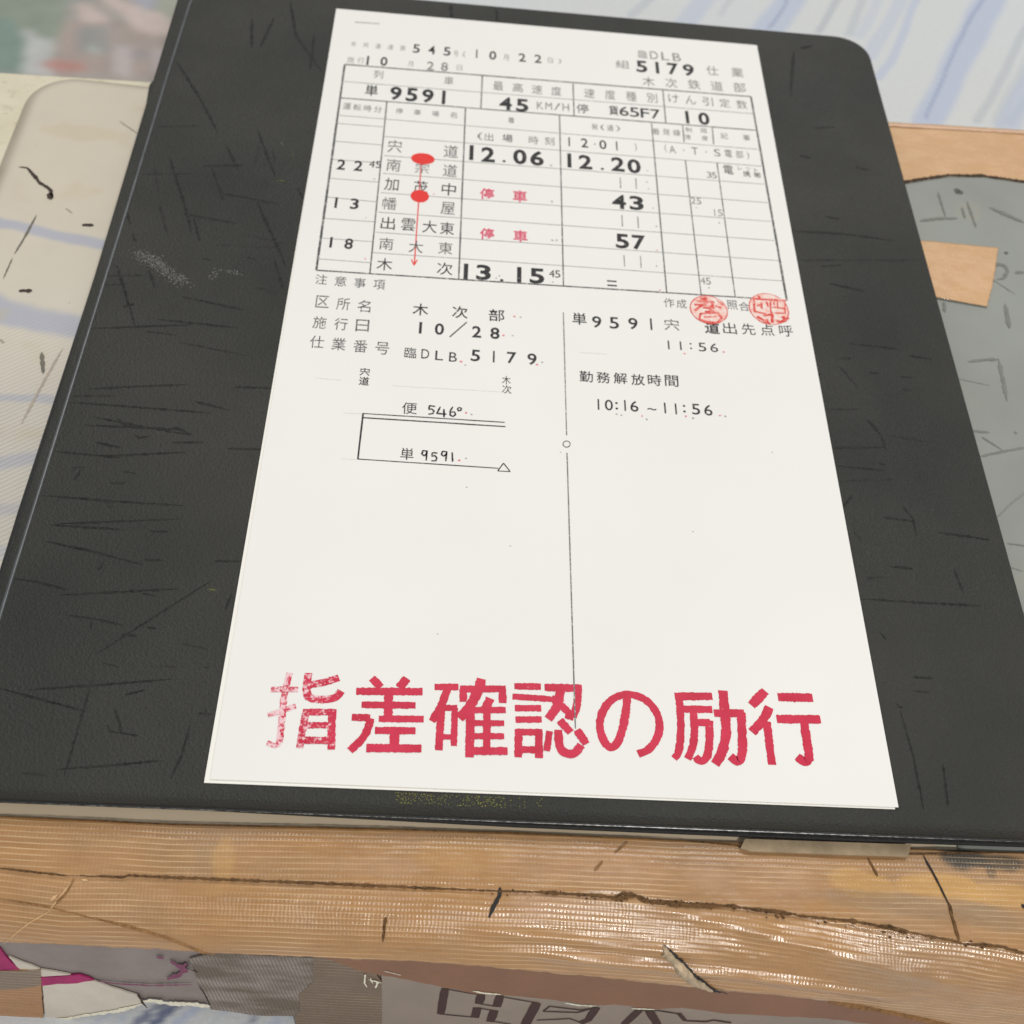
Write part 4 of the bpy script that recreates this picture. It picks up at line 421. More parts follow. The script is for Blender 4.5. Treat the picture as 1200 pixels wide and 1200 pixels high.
"back_left":[[-41.39,220.71],[-41.33,215.96],[-41.9,211.2],[-42.25,198.7],[-42.34,188.93],[-42.4,180.54],[-42.97,178.76],[-42.89,177.07],[-41.99,166.58],[-41.98,156.41],[-42.4,154.8],[-41.98,153.31],[-41.76,147.57],[-41.82,132.75],[-42.38,112.51],[-42.88,84.77],[-43.45,51.57]],
"back_bottom":[[-33.06,-2.76],[-6.34,-3.27],[48.49,-4.11],[105.44,-4.32],[134.86,-4.14]],
"cream_outline":[[-71.68,148.31],[-72.05,154.36],[-71.85,160.65],[-71.18,166.83],[-70.22,172.88],[-69.24,177.38],[-67.39,180.02],[-64.58,181.26],[-60.59,181.98],[-53.24,181.6],[-43.04,180.57],[-32.06,179.98]],
"grey_outline":[[142.29,165.4],[147.47,166.97],[152.98,168.92],[158.98,170.78],[168.23,171.7],[179.34,170.68]],
"patch":[[142.57,144.21],[165.5,143.66],[163.08,136.1],[158.01,123.28],[139.15,126.11]],
"cream_marks":[[0.776,0,[[-66.6,145.89],[-64.67,145.82],[-62.56,143.4],[-60.66,140.99],[-58.67,139.76],[-57.67,138.72],[-56.73,136.24]]],
[1.183,0,[[-57.91,138.11],[-57.03,135.92]]],
[1.054,0,[[-48.64,128.43],[-46.1,128.71]]],
[0.507,1,[[-58.97,130.63],[-59.66,124.23],[-60.67,117.98]]],
[0.308,1,[[-60.77,116.92],[-61.11,110.42]]],
[0.892,0,[[-57.15,107.28],[-54.4,107.55]]],
[0.801,1,[[-48.52,90.72],[-47.72,88.02],[-46.88,85.14]]],
[0.484,2,[[-44.62,92.23],[-46.43,82.48],[-48.07,72.13]]],
[0.28,2,[[-53.3,133.5],[-51.47,132.02]]],
[0.505,2,[[-57.5,93.41],[-56.44,92.57]]],
[0.311,2,[[-47.68,164.95],[-42.47,160.82]]],
[0.174,2,[[-36.71,54.16],[-40.62,51.01]]]],
"grey_marks":[[1.42,0,[[159.85,164.86],[159.79,163.57],[161.31,163.42]]],
[0.619,1,[[154.57,162.97],[154.65,153.86]]],
[0.811,1,[[147.68,151.55],[152.74,153.03],[157.63,153.57]]],
[0.556,1,[[159.65,157.84],[159.64,153.79]]],
[0.561,1,[[161.5,160.25],[161.76,150.64]]],
[1.12,1,[[166.88,158.65],[170.94,156.28],[174.76,153.9]]],
[0.832,1,[[162.28,136.18],[164.0,138.09],[165.88,137.99],[166.25,136.01],[164.61,133.56],[162.75,132.8]]],
[0.781,1,[[167.84,135.6],[170.3,136.13]]],
[0.799,0,[[167.26,142.82],[167.48,141.96]]],
[1.003,1,[[162.96,125.01],[162.44,121.14],[162.07,117.09]]],
[0.742,1,[[147.99,124.11],[147.5,120.8]]],
[0.698,1,[[149.68,105.86],[153.01,106.66],[157.11,107.28]]],
[0.847,1,[[157.11,107.28],[156.75,102.46],[156.13,95.06]]],
[0.541,1,[[145.83,85.96],[150.13,85.84]]],
[0.527,1,[[145.74,78.91],[151.16,80.67],[157.6,82.52]]],
[0.431,1,[[147.95,84.52],[151.84,81.17]]],
[0.655,1,[[155.51,86.27],[156.23,86.09]]],
[0.299,2,[[146.38,63.64],[150.36,67.49],[154.69,71.01]]],
[0.312,1,[[147.05,57.54],[151.2,57.21]]],
[0.366,1,[[145.07,40.96],[147.41,42.22]]],
[0.34,2,[[154.27,140.0],[166.27,128.37]]],
[0.296,2,[[143.02,101.28],[153.24,99.19]]],
[0.249,2,[[144.16,52.77],[148.96,51.11]]]],
"bands":[[1.79,1.0,[[-70.29,129.37],[-66.03,127.09],[-54.66,125.58],[-41.06,122.16]]],
[3.69,1.0,[[-63.64,103.91],[-59.52,101.36],[-50.36,99.31],[-39.55,97.43]]],
[1.33,0.8,[[-57.34,79.78],[-53.74,78.55],[-47.34,79.31],[-40.65,78.99]]],
[1.84,0.8,[[-52.51,61.28],[-49.82,63.09],[-45.45,64.64],[-40.89,65.61]]],
[1.54,0.6,[[-50.15,52.26],[-46.9,51.53],[-42.45,52.22]]],
[1.66,0.6,[[-47.99,43.99],[-43.19,42.85]]]],
"tape_top":[[-32.72,-5.27,-6.3],[-6.11,-5.6,-6.3],[48.59,-4.65,-6.3],[74.0,-4.95,-6.3],[135.22,-4.79,-6.3]],
"tape_crease":[[-38.77,-13.05,-7.4],[-31.06,-13.03,-7.4],[-20.51,-13.84,-7.4],[-11.46,-13.52,-7.4],[5.67,-13.58,-7.4],[21.68,-13.69,-7.4],[46.04,-13.92,-7.4],[54.26,-13.78,-7.4],[70.81,-14.43,-7.4],[83.3,-15.09,-7.4],[98.51,-16.87,-7.4],[112.29,-18.84,-7.4],[122.05,-19.6,-7.4],[131.7,-20.9,-7.4],[145.61,-22.33,-7.4]],
"tape_low":[[-38.33,-21.79,-13.83],[-30.67,-22.17,-14.48],[-9.63,-22.53,-14.07],[8.93,-22.98,-14.16],[33.12,-23.4,-13.72],[43.98,-23.7,-13.87],[63.35,-24.55,-15.19],[77.47,-25.22,-16.32],[91.83,-25.91,-17.48],[106.59,-26.77,-19.16],[127.02,-28.61,-23.63],[146.66,-30.37,-27.88]],
"side":[[-33.0,-21.8,-15.5],[-0.02198,-0.95555,0.29401]],
"tape_marks":[["d",0.28,[[-31.06,1.0001],[-28.95,1.0001],[-26.84,1.0002],[-24.73,1.0002],[-22.62,1.0003],[-20.51,1.0003]]],
["d",0.4,[[-18.58,1.0003],[-16.43,1.0069],[-14.22,1.0134],[-12.06,1.0198],[-11.65,1.0051],[-11.22,0.9841],[-9.36,0.9859],[-7.47,0.9876],[-5.6,0.9894],[-3.73,0.9912],[-1.86,0.9931],[0.02,0.9949],[1.9,0.9968],[3.78,0.9986],[5.67,1.0002],[7.66,1.0002],[9.65,1.0002],[11.65,1.0002],[13.65,1.0002],[15.65,1.0001],[17.66,1.0001],[19.66,1.0001],[21.68,1.0001],[23.69,1.0001],[25.71,1.0001],[27.73,1.0001],[29.75,1.0001],[31.78,1.0001],[33.81,1.0001],[35.84,1.0001],[37.87,1.0001],[39.91,1.0001],[41.95,1.0001],[43.99,1.0001],[46.04,1.0001]]],
["d",0.28,[[46.04,1.0001],[48.09,1.0008],[50.14,1.0014],[52.2,1.002]]],
["d",0.52,[[52.2,1.002],[54.26,1.0066],[56.32,1.0038],[58.38,1.001],[60.45,0.9972],[62.51,0.9929],[63.89,1.0062],[65.27,1.0169],[67.35,0.9847],[69.43,0.9432]]],
["d",0.6,[[64.58,1.0115],[65.48,0.9713],[66.38,0.9245],[67.35,0.9311],[68.32,0.9376],[69.56,0.9821],[70.8,1.0168],[73.57,1.0188],[76.34,1.0207],[78.65,1.0138],[80.98,1.0068],[83.3,0.9999]]],
["d",0.44,[[78.43,0.9885],[80.52,0.9886],[82.6,0.9888],[84.69,0.9808]]],
["d",0.68,[[83.31,0.9873],[84.55,0.9827],[85.8,0.9782]]],
["d",0.48,[[85.8,0.9782],[88.01,0.9732],[90.23,0.9684],[92.31,0.9656],[94.38,0.9628]]],
["d",0.64,[[90.94,0.9596],[92.31,0.9656],[93.69,0.9711]]],
["d",0.36,[[94.38,0.9739],[96.32,0.9661],[98.28,0.9584],[100.22,0.948],[102.18,0.9372],[104.12,0.9272]]],
["d",0.68,[[103.01,0.9309],[103.84,0.9306],[104.67,0.9304]]],
["d",0.44,[[104.67,0.9304],[106.61,0.934],[108.54,0.9374],[110.44,0.9412],[112.37,0.9447]]],
["d",0.72,[[108.27,0.9264],[110.62,0.9368],[112.93,0.9498]]],
["d",0.36,[[112.93,0.9498],[115.4,0.9638],[117.91,0.977],[119.95,0.9889],[122.05,1.0001]]],
["d",0.52,[[122.05,1.0001],[124.87,0.9874],[127.63,0.9758],[129.63,0.9883],[131.7,0.9998]]],
["b",0.32,[[-30.4,1.3389],[-28.02,1.3588],[-25.61,1.3793],[-23.2,1.4008],[-21.06,1.4331],[-18.93,1.474],[-16.81,1.5178],[-14.69,1.5618]]],
["b",0.64,[[-16.0,1.528],[-13.39,1.5769],[-10.78,1.6255],[-8.59,1.6762],[-6.41,1.7273],[-4.23,1.7798],[-2.54,1.8456],[-0.86,1.9144],[0.83,1.9869],[2.54,2.0]]],
["b",0.44,[[-19.43,1.0307],[-19.89,1.1139],[-20.41,1.2001],[-21.46,1.3076],[-22.53,1.4196]]],
["l",0.22,[[-22.51,1.4433],[-24.11,1.5396],[-25.74,1.6394],[-27.78,1.8086],[-30.01,2.0]]],
["l",0.52,[[-18.35,1.0407],[-17.83,1.0457],[-17.32,1.0507]]],
["l",0.6,[[-22.61,1.3161],[-22.14,1.2734],[-21.69,1.2312]]],
["l",0.24,[[-19.85,1.072],[-20.49,1.1568],[-21.13,1.249],[-21.93,1.3453],[-22.77,1.4451]]],
["k",0.68,[[46.83,0.9309],[46.79,0.9989],[46.74,1.0446],[46.29,1.1055],[45.85,1.1684],[45.54,1.2283],[45.24,1.2898]]],
["d",0.44,[[28.97,1.343],[28.89,1.4309],[28.83,1.5231],[28.81,1.5955],[28.79,1.6713]]],
["b",0.4,[[67.57,0.0798],[66.47,0.1758],[65.38,0.2708]]],
["b",0.48,[[63.38,0.4288],[62.67,0.5125],[61.96,0.5955]]],
["d",0.32,[[107.72,0.1468],[108.29,0.2544],[108.87,0.3591]]],
["k",0.32,[[117.23,0.0737],[117.85,0.1933],[118.54,0.3099],[119.17,0.4241],[119.63,0.5151],[120.15,0.6043]]],
["d",0.52,[[119.77,0.5329],[120.0,0.5777],[120.23,0.6221],[120.34,0.694],[120.44,0.7651],[120.71,0.8698],[120.98,0.9729]]],
["d",0.18,[[-32.67,0.0183],[-30.83,0.0129],[-29.03,0.0077],[-27.17,0.0023],[-25.32,0.0],[-23.46,0.0],[-21.6,0.0],[-19.74,0.0],[-17.88,0.0],[-16.01,0.0],[-14.14,0.0],[-12.27,0.0],[-10.4,0.0],[-8.52,0.0],[-6.64,0.0],[-4.77,0.0],[-2.9,0.0],[-1.02,0.0],[0.86,0.0],[2.74,0.0],[4.63,0.0],[6.65,0.0],[8.68,0.0],[10.71,0.0],[12.75,0.0],[14.79,0.0],[16.83,0.0],[18.87,0.0],[20.92,0.0],[22.88,0.0],[24.84,0.0],[26.8,0.0],[28.76,0.0032],[30.73,0.0069],[32.7,0.0106],[34.69,0.0142],[36.66,0.0179],[38.64,0.0214],[40.63,0.025],[42.61,0.0285],[44.6,0.0319],[46.6,0.0354],[48.59,0.039],[50.59,0.0365],[52.59,0.0339],[54.6,0.0313],[56.61,0.0283],[58.62,0.0253],[60.63,0.0224],[62.65,0.0195],[64.67,0.0167],[66.69,0.0139],[68.72,0.011],[70.75,0.0082],[72.78,0.0055],[74.82,0.004],[76.86,0.0043]]],
["d",0.24,[[76.84,0.019],[78.98,0.0292],[81.1,0.0391],[83.25,0.0487],[85.4,0.0574],[88.24,0.0861],[91.04,0.113],[93.11,0.1084],[95.15,0.1041],[97.19,0.1],[99.24,0.0958],[101.29,0.0916],[103.39,0.0874],[105.44,0.0836],[107.5,0.0799],[109.56,0.0764],[111.62,0.0731],[113.69,0.0703],[115.76,0.0678],[118.14,0.0598],[120.45,0.0522],[122.76,0.0446],[125.16,0.0368],[127.49,0.0296],[129.81,0.0226],[132.14,0.0159]]],
["k",0.6,[[132.47,0.5328],[132.74,0.548],[133.02,0.5631]]],
["b",1.0,[[102.13,2.0],[104.35,2.0],[106.58,2.0],[108.9,2.0],[111.05,1.9797],[113.37,1.9835],[115.7,1.9874],[118.27,2.0],[120.64,2.0],[123.82,2.0],[126.74,1.9902]]]],
"tape_blobs":[[106.25,0.449,5.8,0.167,"y",0.7],[119.17,0.424,8.78,0.132,"y",0.8],[130.58,0.451,7.31,0.121,"y",0.7],[124.57,0.082,3.83,0.143,"k",1.0],[130.28,0.12,5.12,0.09,"k",0.85],[128.45,0.216,0.96,0.082,"k",0.6],[112.88,0.663,15.86,0.132,"g",0.5],[126.89,0.715,8.72,0.121,"g",0.5],[1.21,0.523,3.3,0.516,"g",0.3],[-4.07,0.543,5.28,0.464,"g",0.25],[62.53,0.506,16.87,0.351,"p",0.3],[87.75,0.539,12.87,0.309,"p",0.3],[14.8,0.78,8.04,0.364,"g",0.2],[55.66,1.116,8.23,0.129,"p",0.5],[-18.82,0.364,11.79,0.187,"g",0.2],[110.08,1.475,8.25,0.289,"g",0.2],[40.34,0.386,8.28,0.29,"y",0.25],[2.89,0.597,1.86,0.438,"y",0.4],[26.83,0.657,8.14,0.175,"p",0.25],[79.45,0.333,8.56,0.11,"k",0.12]],
"side_polys":[["side_light",[[-30.55,-23.25,-19.91],[-26.11,-24.35,-23.16],[-21.55,-24.8,-24.28],[-26.13,-24.99,-25.23],[-29.51,-24.32,-23.31]]],
["side_light",[[-26.59,-25.81,-27.96],[-18.0,-25.32,-25.7],[-15.5,-25.93,-27.51],[-11.58,-26.61,-29.4],[-10.74,-27.35,-31.77],[-15.01,-28.07,-34.41],[-28.06,-29.37,-39.61]]],
["magenta",[[-33.36,-22.45,-17.42],[-31.44,-22.58,-17.71],[-31.09,-23.08,-19.29],[-30.48,-23.73,-21.36],[-29.35,-24.39,-23.41],[-29.53,-24.68,-24.37],[-34.88,-24.72,-24.89]]],
["magenta",[[-26.42,-25.09,-25.43],[-22.62,-24.94,-24.67],[-20.14,-24.81,-24.05],[-18.87,-25.03,-24.68],[-17.95,-25.28,-25.42],[-20.88,-25.59,-26.66],[-24.04,-25.66,-27.1],[-26.87,-25.87,-28.02]]],
["brown_tape",[[-35.41,-24.59,-24.31],[-26.06,-24.41,-23.02],[-26.83,-25.96,-28.1],[-28.46,-29.58,-40.0],[-29.19,-31.34,-45.76],[-40.02,-31.42,-46.83]]],
["dull_tape",[[-35.42,-24.7,-24.43],[-26.04,-24.48,-23.01],[-26.74,-25.88,-27.63],[-31.6,-26.28,-29.27],[-36.61,-26.45,-30.22]]],
["cloth_tape",[[-1.84,-23.28,-17.62],[2.09,-22.73,-15.54],[17.82,-23.07,-15.45],[19.56,-23.43,-16.5],[19.6,-28.54,-33.08],[7.83,-28.45,-33.7],[0.35,-27.92,-32.53],[-0.7,-26.06,-26.55]]],
["dark_tape",[[17.7,-23.02,-15.09],[25.67,-22.97,-14.31],[28.76,-25.08,-20.95],[29.05,-29.0,-33.66],[28.04,-30.48,-38.56],[14.82,-30.58,-39.86],[14.29,-28.6,-33.47],[15.39,-27.59,-30.1],[15.22,-26.37,-26.15],[17.83,-25.16,-22.02]]],
["label_grey",[[28.71,-24.27,-18.59],[38.83,-24.82,-19.61],[64.26,-25.98,-21.48],[107.65,-27.3,-22.52],[145.81,-31.37,-32.88],[148.81,-33.68,-40.17],[29.29,-31.79,-42.96]]],
["brown_band",[[17.99,-22.74,-14.03],[30.39,-22.95,-13.78],[43.98,-23.3,-13.91],[63.37,-24.15,-15.22],[77.51,-24.82,-16.35],[91.89,-25.51,-17.5],[106.66,-26.36,-19.18],[127.11,-28.2,-23.64],[146.77,-29.96,-27.88],[149.85,-32.29,-35.22],[128.09,-30.37,-30.59],[116.17,-28.8,-26.38],[102.47,-28.05,-24.97],[90.79,-27.8,-25.03],[86.46,-27.75,-25.19],[78.98,-27.22,-24.03],[74.12,-27.42,-25.05],[67.49,-26.98,-24.1],[64.71,-27.08,-24.64],[56.02,-26.57,-23.64],[50.3,-26.29,-23.15],[44.65,-26.17,-23.18],[38.23,-25.5,-21.49],[31.92,-24.84,-19.81],[25.7,-24.27,-18.42]]]],
"wall_end":[[-45.02,-30.0,-43.04],[-36.24,-29.93,-42.17],[-27.8,-29.44,-39.94],[-20.98,-28.54,-36.5],[-10.83,-27.55,-32.52],[0.15,-27.96,-33.05],[7.83,-28.24,-33.38],[20.73,-28.65,-33.76],[32.35,-29.42,-35.39],[66.21,-30.13,-35.17],[112.18,-32.04,-37.94]],
"side_ribbons":[["white_edge",0.85,[[-27.99,-29.34,-39.01],[-24.71,-29.08,-37.92],[-20.92,-28.69,-36.38],[-14.97,-28.19,-34.29],[-10.7,-27.47,-31.65]]],
["white_edge",1.19,[[-10.61,-27.28,-30.93],[-8.89,-27.2,-30.57],[-6.15,-27.47,-31.23],[-2.61,-27.49,-31.01],[0.35,-27.67,-31.39]]],
["magenta_dark",0.408,[[-17.94,-25.34,-25.42],[-13.9,-25.61,-25.98],[-9.09,-25.73,-26.02],[-5.59,-25.67,-25.55],[-2.09,-25.58,-25.01]]],
["magenta_dark",1.02,[[-4.87,-23.49,-18.41],[-3.5,-23.99,-19.93],[-2.91,-24.29,-20.86],[-4.08,-24.76,-22.48],[-5.94,-25.16,-23.93]]],
["magenta_dark",0.51,[[-2.91,-24.29,-20.86],[-2.48,-23.66,-18.78]]],
["magenta_dark",0.68,[[-7.06,-23.18,-17.59],[-5.8,-23.23,-17.65]]],
["ink_dark",0.34,[[-11.31,-26.69,-28.93],[-10.67,-27.5,-31.51],[-10.18,-27.91,-32.81]]],
["ink_dark",0.238,[[-1.03,-25.72,-25.01],[-0.2,-26.51,-27.51],[0.38,-27.63,-31.09]]],
["ink_dark",0.238,[[-1.83,-23.7,-18.5],[-2.62,-24.08,-19.81],[-0.71,-24.55,-21.18]]],
["letter",1.36,[[39.19,-25.7,-22.05],[38.88,-28.15,-30.03]]],
["letter",0.272,[[39.32,-25.75,-22.19],[44.67,-26.24,-23.38]]],
["letter",0.272,[[38.67,-28.15,-30.05],[44.75,-28.43,-30.52]]],
["letter",1.53,[[45.24,-26.18,-23.17],[45.04,-27.11,-26.19]]],
["letter",1.53,[[44.88,-27.51,-27.49],[44.67,-28.46,-30.61]]],
["letter",1.53,[[48.31,-26.31,-23.34],[48.09,-27.38,-26.85]]],
["letter",0.272,[[45.08,-27.11,-26.19],[48.13,-27.36,-26.77]]],
["letter",0.272,[[44.97,-27.51,-27.48],[47.94,-27.78,-28.16]]],
["letter",1.53,[[47.76,-27.73,-28.02],[47.36,-28.85,-31.67]]],
["letter",0.272,[[48.5,-26.4,-23.63],[55.03,-26.99,-25.05]]],
["letter",1.7,[[54.61,-26.99,-25.09],[53.39,-29.14,-32.15]]],
["letter",0.272,[[47.2,-28.75,-31.35],[50.98,-29.08,-32.14]]],
["letter",0.306,[[55.95,-27.77,-27.53],[56.84,-27.27,-25.83],[62.08,-27.58,-26.44],[64.15,-27.41,-25.76]]],
["letter",1.36,[[64.74,-27.31,-25.37],[63.79,-28.55,-29.46],[62.64,-28.89,-30.66]]],
["letter",0.306,[[55.95,-27.77,-27.53],[61.76,-27.83,-27.29],[63.74,-27.47,-25.96]]],
["letter",0.306,[[55.18,-28.64,-30.4],[60.72,-28.44,-29.35],[62.6,-28.81,-30.41]]],
["letter",1.36,[[71.91,-27.56,-25.64],[70.07,-28.99,-30.42]]],
["letter",1.53,[[73.64,-27.59,-25.63],[75.78,-28.95,-29.86]]],
["letter",0.272,[[72.0,-27.56,-25.63],[74.92,-27.58,-25.5]]],
["letter",0.85,[[78.7,-27.81,-25.94],[80.2,-28.5,-28.09]]],
["letter",0.34,[[74.9,-27.53,-25.34],[78.94,-27.86,-26.08]]],
["letter",0.408,[[80.2,-28.5,-28.09],[83.72,-28.58,-28.08],[84.91,-28.42,-27.46],[88.1,-28.65,-27.98]]],
["white_edge",0.374,[[43.74,-25.94,-22.2],[46.31,-26.16,-22.72],[48.43,-26.22,-22.75]]],
["white_edge",0.374,[[59.23,-26.94,-24.29],[61.87,-27.17,-24.83],[64.43,-27.2,-24.74]]],
["white_edge",0.374,[[70.5,-27.4,-24.94],[74.36,-27.45,-24.8]]],
["white_edge",0.34,[[26.12,-24.54,-18.91],[26.0,-25.32,-21.45],[26.43,-25.71,-22.69]]],
["white_edge",0.374,[[26.69,-25.0,-20.37],[27.8,-25.15,-20.77],[28.77,-25.3,-21.18]]],
["white_edge",0.34,[[28.21,-25.14,-20.72],[27.83,-25.78,-22.81]]],
["white_edge",0.272,[[26.96,-24.84,-19.84],[27.39,-25.38,-21.57]]],
["white_edge",0.17,[[29.12,-24.21,-17.62],[31.89,-24.57,-18.6]]]],
"flap":[[[73.28,1.4459],[74.23,1.5015],[75.19,1.5588],[76.33,1.622],[77.5,1.6875],[78.84,1.7665],[80.21,1.8495],[82.54,1.9848],[84.62,2.0]],
[[73.28,1.4459],[73.74,1.5102],[74.24,1.5764],[75.53,1.6393],[76.8,1.7048],[77.84,1.8062],[78.98,1.9142],[81.61,2.0],[84.05,2.0]]],
"strip":[[87.02,-4.59],[115.26,-4.45],[114.27,-6.55],[105.0,-6.61],[87.8,-6.62],[86.13,-6.19]],
"stripes":[[4.94,"b",0.8,[[221.45,317.97],[210.86,298.73],[201.71,280.68],[193.76,264.98],[185.66,247.49],[179.11,234.61]]],
[0.49,"d",0.7,[[217.77,317.39],[209.74,301.43],[203.03,290.51],[195.07,273.03],[187.51,256.46],[179.85,238.26]]],
[4.98,"b",0.7,[[148.9,306.6],[141.75,293.98],[134.71,280.45],[128.06,264.89]]],
[0.47,"d",0.7,[[145.42,306.05],[140.9,293.85],[134.71,280.45]]],
[1.1,"g",0.7,[[163.32,305.92],[156.95,292.05],[151.46,280.19]]],
[1.26,"g",0.5,[[170.98,305.65],[164.84,289.04],[161.77,280.34]]],
[2.22,"b",0.45,[[184.86,306.34],[176.63,289.4],[170.37,277.53],[166.44,269.0]]],
[1.29,"b",0.65,[[194.1,313.68],[185.82,297.82],[180.75,284.47],[172.39,265.91],[167.69,257.57]]],
[1.58,"b",0.35,[[176.01,304.97],[170.24,291.24],[164.93,279.44]]],
[1.29,"g",0.55,[[229.72,301.56],[216.87,277.44],[210.14,263.35],[202.88,249.75],[196.49,239.19]]],
[1.9,"g",0.35,[[228.64,287.3],[216.08,264.16],[208.68,250.51],[202.68,238.78]]],
[1.37,"g",0.45,[[222.9,265.09],[213.02,248.61],[206.75,239.3]]],
[3.32,"b",0.5,[[115.99,298.56],[110.0,286.37],[104.22,274.63]]],
[1.5,"g",0.5,[[101.27,302.02],[88.55,280.4]]],
[0.92,"g",0.4,[[126.47,303.08],[118.03,284.82]]],
[3.72,"b",0.6,[[251.93,324.36],[223.63,270.09],[205.32,236.79]]],
[0.72,"n",0.7,[[-8.81,-26.45],[-12.66,-29.0],[-15.0,-31.61]]],
[0.65,"n",0.8,[[-5.69,-26.09],[-9.05,-28.37],[-11.54,-31.12]]],
[0.58,"b",0.8,[[-2.72,-26.57],[-6.14,-29.38]]],
[0.36,"b",0.6,[[-14.39,-27.41],[-16.81,-29.64]]],
[0.51,"n",0.5,[[7.25,-27.13],[5.41,-29.63]]],
[0.28,"b",0.5,[[-18.5,-28.33],[-20.9,-30.41]]],
[1.02,"b",0.6,[[11.68,-27.57],[9.12,-30.35]]],
[0.36,"b",0.6,[[1.45,-27.28],[-1.01,-30.06]]],
[0.44,"b",0.6,[[27.81,-27.44],[25.08,-29.97]]]],
"picture_edge":[[-114.08,226.05],[-99.82,226.62],[-85.53,227.58],[-70.92,227.56],[-54.72,226.11]],
"picture":[["green",[[-120.07,262.95],[-86.81,268.17],[-87.32,250.4],[-85.4,239.42],[-84.37,227.81],[-109.61,224.3]]],
["teal",[[-116.52,249.84],[-100.99,248.36],[-96.19,239.7],[-91.99,222.37],[-108.48,220.11]]],
["pinkgrey",[[-87.32,250.4],[-80.23,250.5],[-67.58,250.46],[-56.0,247.41],[-53.81,225.83],[-70.14,225.36],[-83.91,223.47],[-86.35,236.53]]],
["pinklight",[[-87.82,260.03],[-81.29,258.07],[-75.92,253.54],[-73.99,249.51],[-78.34,249.35],[-83.09,251.03],[-83.36,254.84]]],
["pinklight",[[-80.94,267.07],[-69.58,260.84],[-60.33,259.29],[-55.52,254.17],[-54.23,246.72],[-59.22,246.94],[-63.75,247.7],[-67.58,250.46],[-73.17,256.37]]],
["slate",[[-81.76,247.42],[-74.87,248.43],[-71.63,243.26],[-70.01,235.21],[-78.94,234.4]]],
["pale",[[-96.91,243.78],[-94.46,243.67],[-93.29,241.05],[-87.68,240.01],[-83.77,221.75],[-91.79,221.52]]],
["pale2",[[-69.95,240.25],[-64.94,239.59],[-63.3,235.24],[-61.9,226.49],[-67.74,226.57]]],
["pale2",[[-59.13,240.42],[-54.46,240.16],[-52.55,227.77],[-56.98,227.16]]],
["slate2",[[-64.21,238.59],[-59.33,238.55],[-58.68,234.99],[-63.39,234.32]]],
["mint",[[-77.52,237.79],[-73.39,237.28],[-72.97,235.24],[-77.22,235.1]]],
["red",[[-88.34,229.03],[-84.96,230.4],[-76.78,229.31],[-76.13,226.3],[-87.03,225.67]]],
["mint2",[[-62.8,269.9],[-54.46,271.2],[-53.89,254.41],[-57.48,255.81],[-61.05,260.16]]],
["bluegrey",[[-71.08,268.6],[-62.8,269.9],[-61.22,261.12],[-63.69,259.27],[-68.68,261.97]]],
["slate",[[-91.04,264.49],[-78.76,267.41],[-79.73,261.26],[-85.58,257.42]]]],
"cam":{"C":[32.6949,-66.3782,177.2497],"R":[[0.9959677,-0.0575258,-0.0688406],[0.0089591,0.8272926,-0.5616998],[0.0892636,0.5588181,0.8244721]]}}

MM = 0.001
ZT = 38.0                    # height of the paper above the table, mm
random.seed(7)
scene = bpy.context.scene
COL = scene.collection

# ------------------------------------------------------------------ camera
cam_d = bpy.data.cameras.new('camera')
cam = bpy.data.objects.new('camera', cam_d); COL.objects.link(cam)
scene.camera = cam
R = DATA['cam']['R']; C = DATA['cam']['C']
cam.matrix_world = Matrix(((R[0][0], R[0][1], R[0][2], C[0]*MM), (R[1][0], R[1][1], R[1][2], C[1]*MM),
                           (R[2][0], R[2][1], R[2][2], (C[2]+ZT)*MM), (0, 0, 0, 1)))
cam_d.sensor_width = 36.0
cam_d.lens = 36.0*1342/1200
cam_d.clip_start = 0.005; cam_d.clip_end = 20
cam_d.dof.use_dof = True
cam_d.dof.focus_distance = 0.200
cam_d.dof.aperture_fstop = 30.0

# ------------------------------------------------------------------ world and room lamps
world = bpy.data.worlds.new('World'); scene.world = world; world.use_nodes = True
bg = world.node_tree.nodes['Background']
bg.inputs[0].default_value = (1.0, 0.99, 0.975, 1); bg.inputs[1].default_value = 0.42
def area(name, loc, target, size, sizey, power, col):
    l = bpy.data.lights.new(name, 'AREA'); l.shape = 'RECTANGLE'; l.size = size; l.size_y = sizey
    l.energy = power; l.color = col
    o = bpy.data.objects.new(name, l); COL.objects.link(o)
    o.location = loc
    o.rotation_euler = (Vector(target)-Vector(loc)).to_track_quat('-Z', 'Y').to_euler()
    return o
area('ceiling_lamp', (0.25, 1.05, 1.45), (0.05, 0.1, 0), 0.9, 0.5, 13.0, (1.0, 0.975, 0.935))
area('room_lamp', (0.32, -0.68, 0.84), (0.08, 0.0, 0), 0.10, 0.14, 5.2, (1.0, 0.975, 0.94))
scene.view_settings.view_transform = 'Standard'; scene.view_settings.look = 'None'
scene.view_settings.exposure = 0.0; scene.view_settings.gamma = 1.0

# ------------------------------------------------------------------ helpers
def lin(c):
    return tuple(((v/255)/12.92 if v/255 <= 0.04045 else ((v/255+0.055)/1.055)**2.4) for v in c)

def link(name, me, mat=None, parent=None):
    o = bpy.data.objects.new(name, me); COL.objects.link(o)
    if mat is not None and not me.materials: me.materials.append(mat)
    if parent is not None: o.parent = parent
    return o

def mesh_from(verts, faces, smooth=False):
    me = bpy.data.meshes.new('mesh')
    me.from_pydata([(x*MM, y*MM, (z+ZT)*MM) for x, y, z in verts], [], faces)
    if smooth: me.polygons.foreach_set('use_smooth', [True]*len(me.polygons))
    me.update(); return me

def thing(name, label, cat):
    o = bpy.data.objects.new(name, None); COL.objects.link(o)
    o['label'] = label; o['category'] = cat; o.empty_display_size = 0.01
    return o

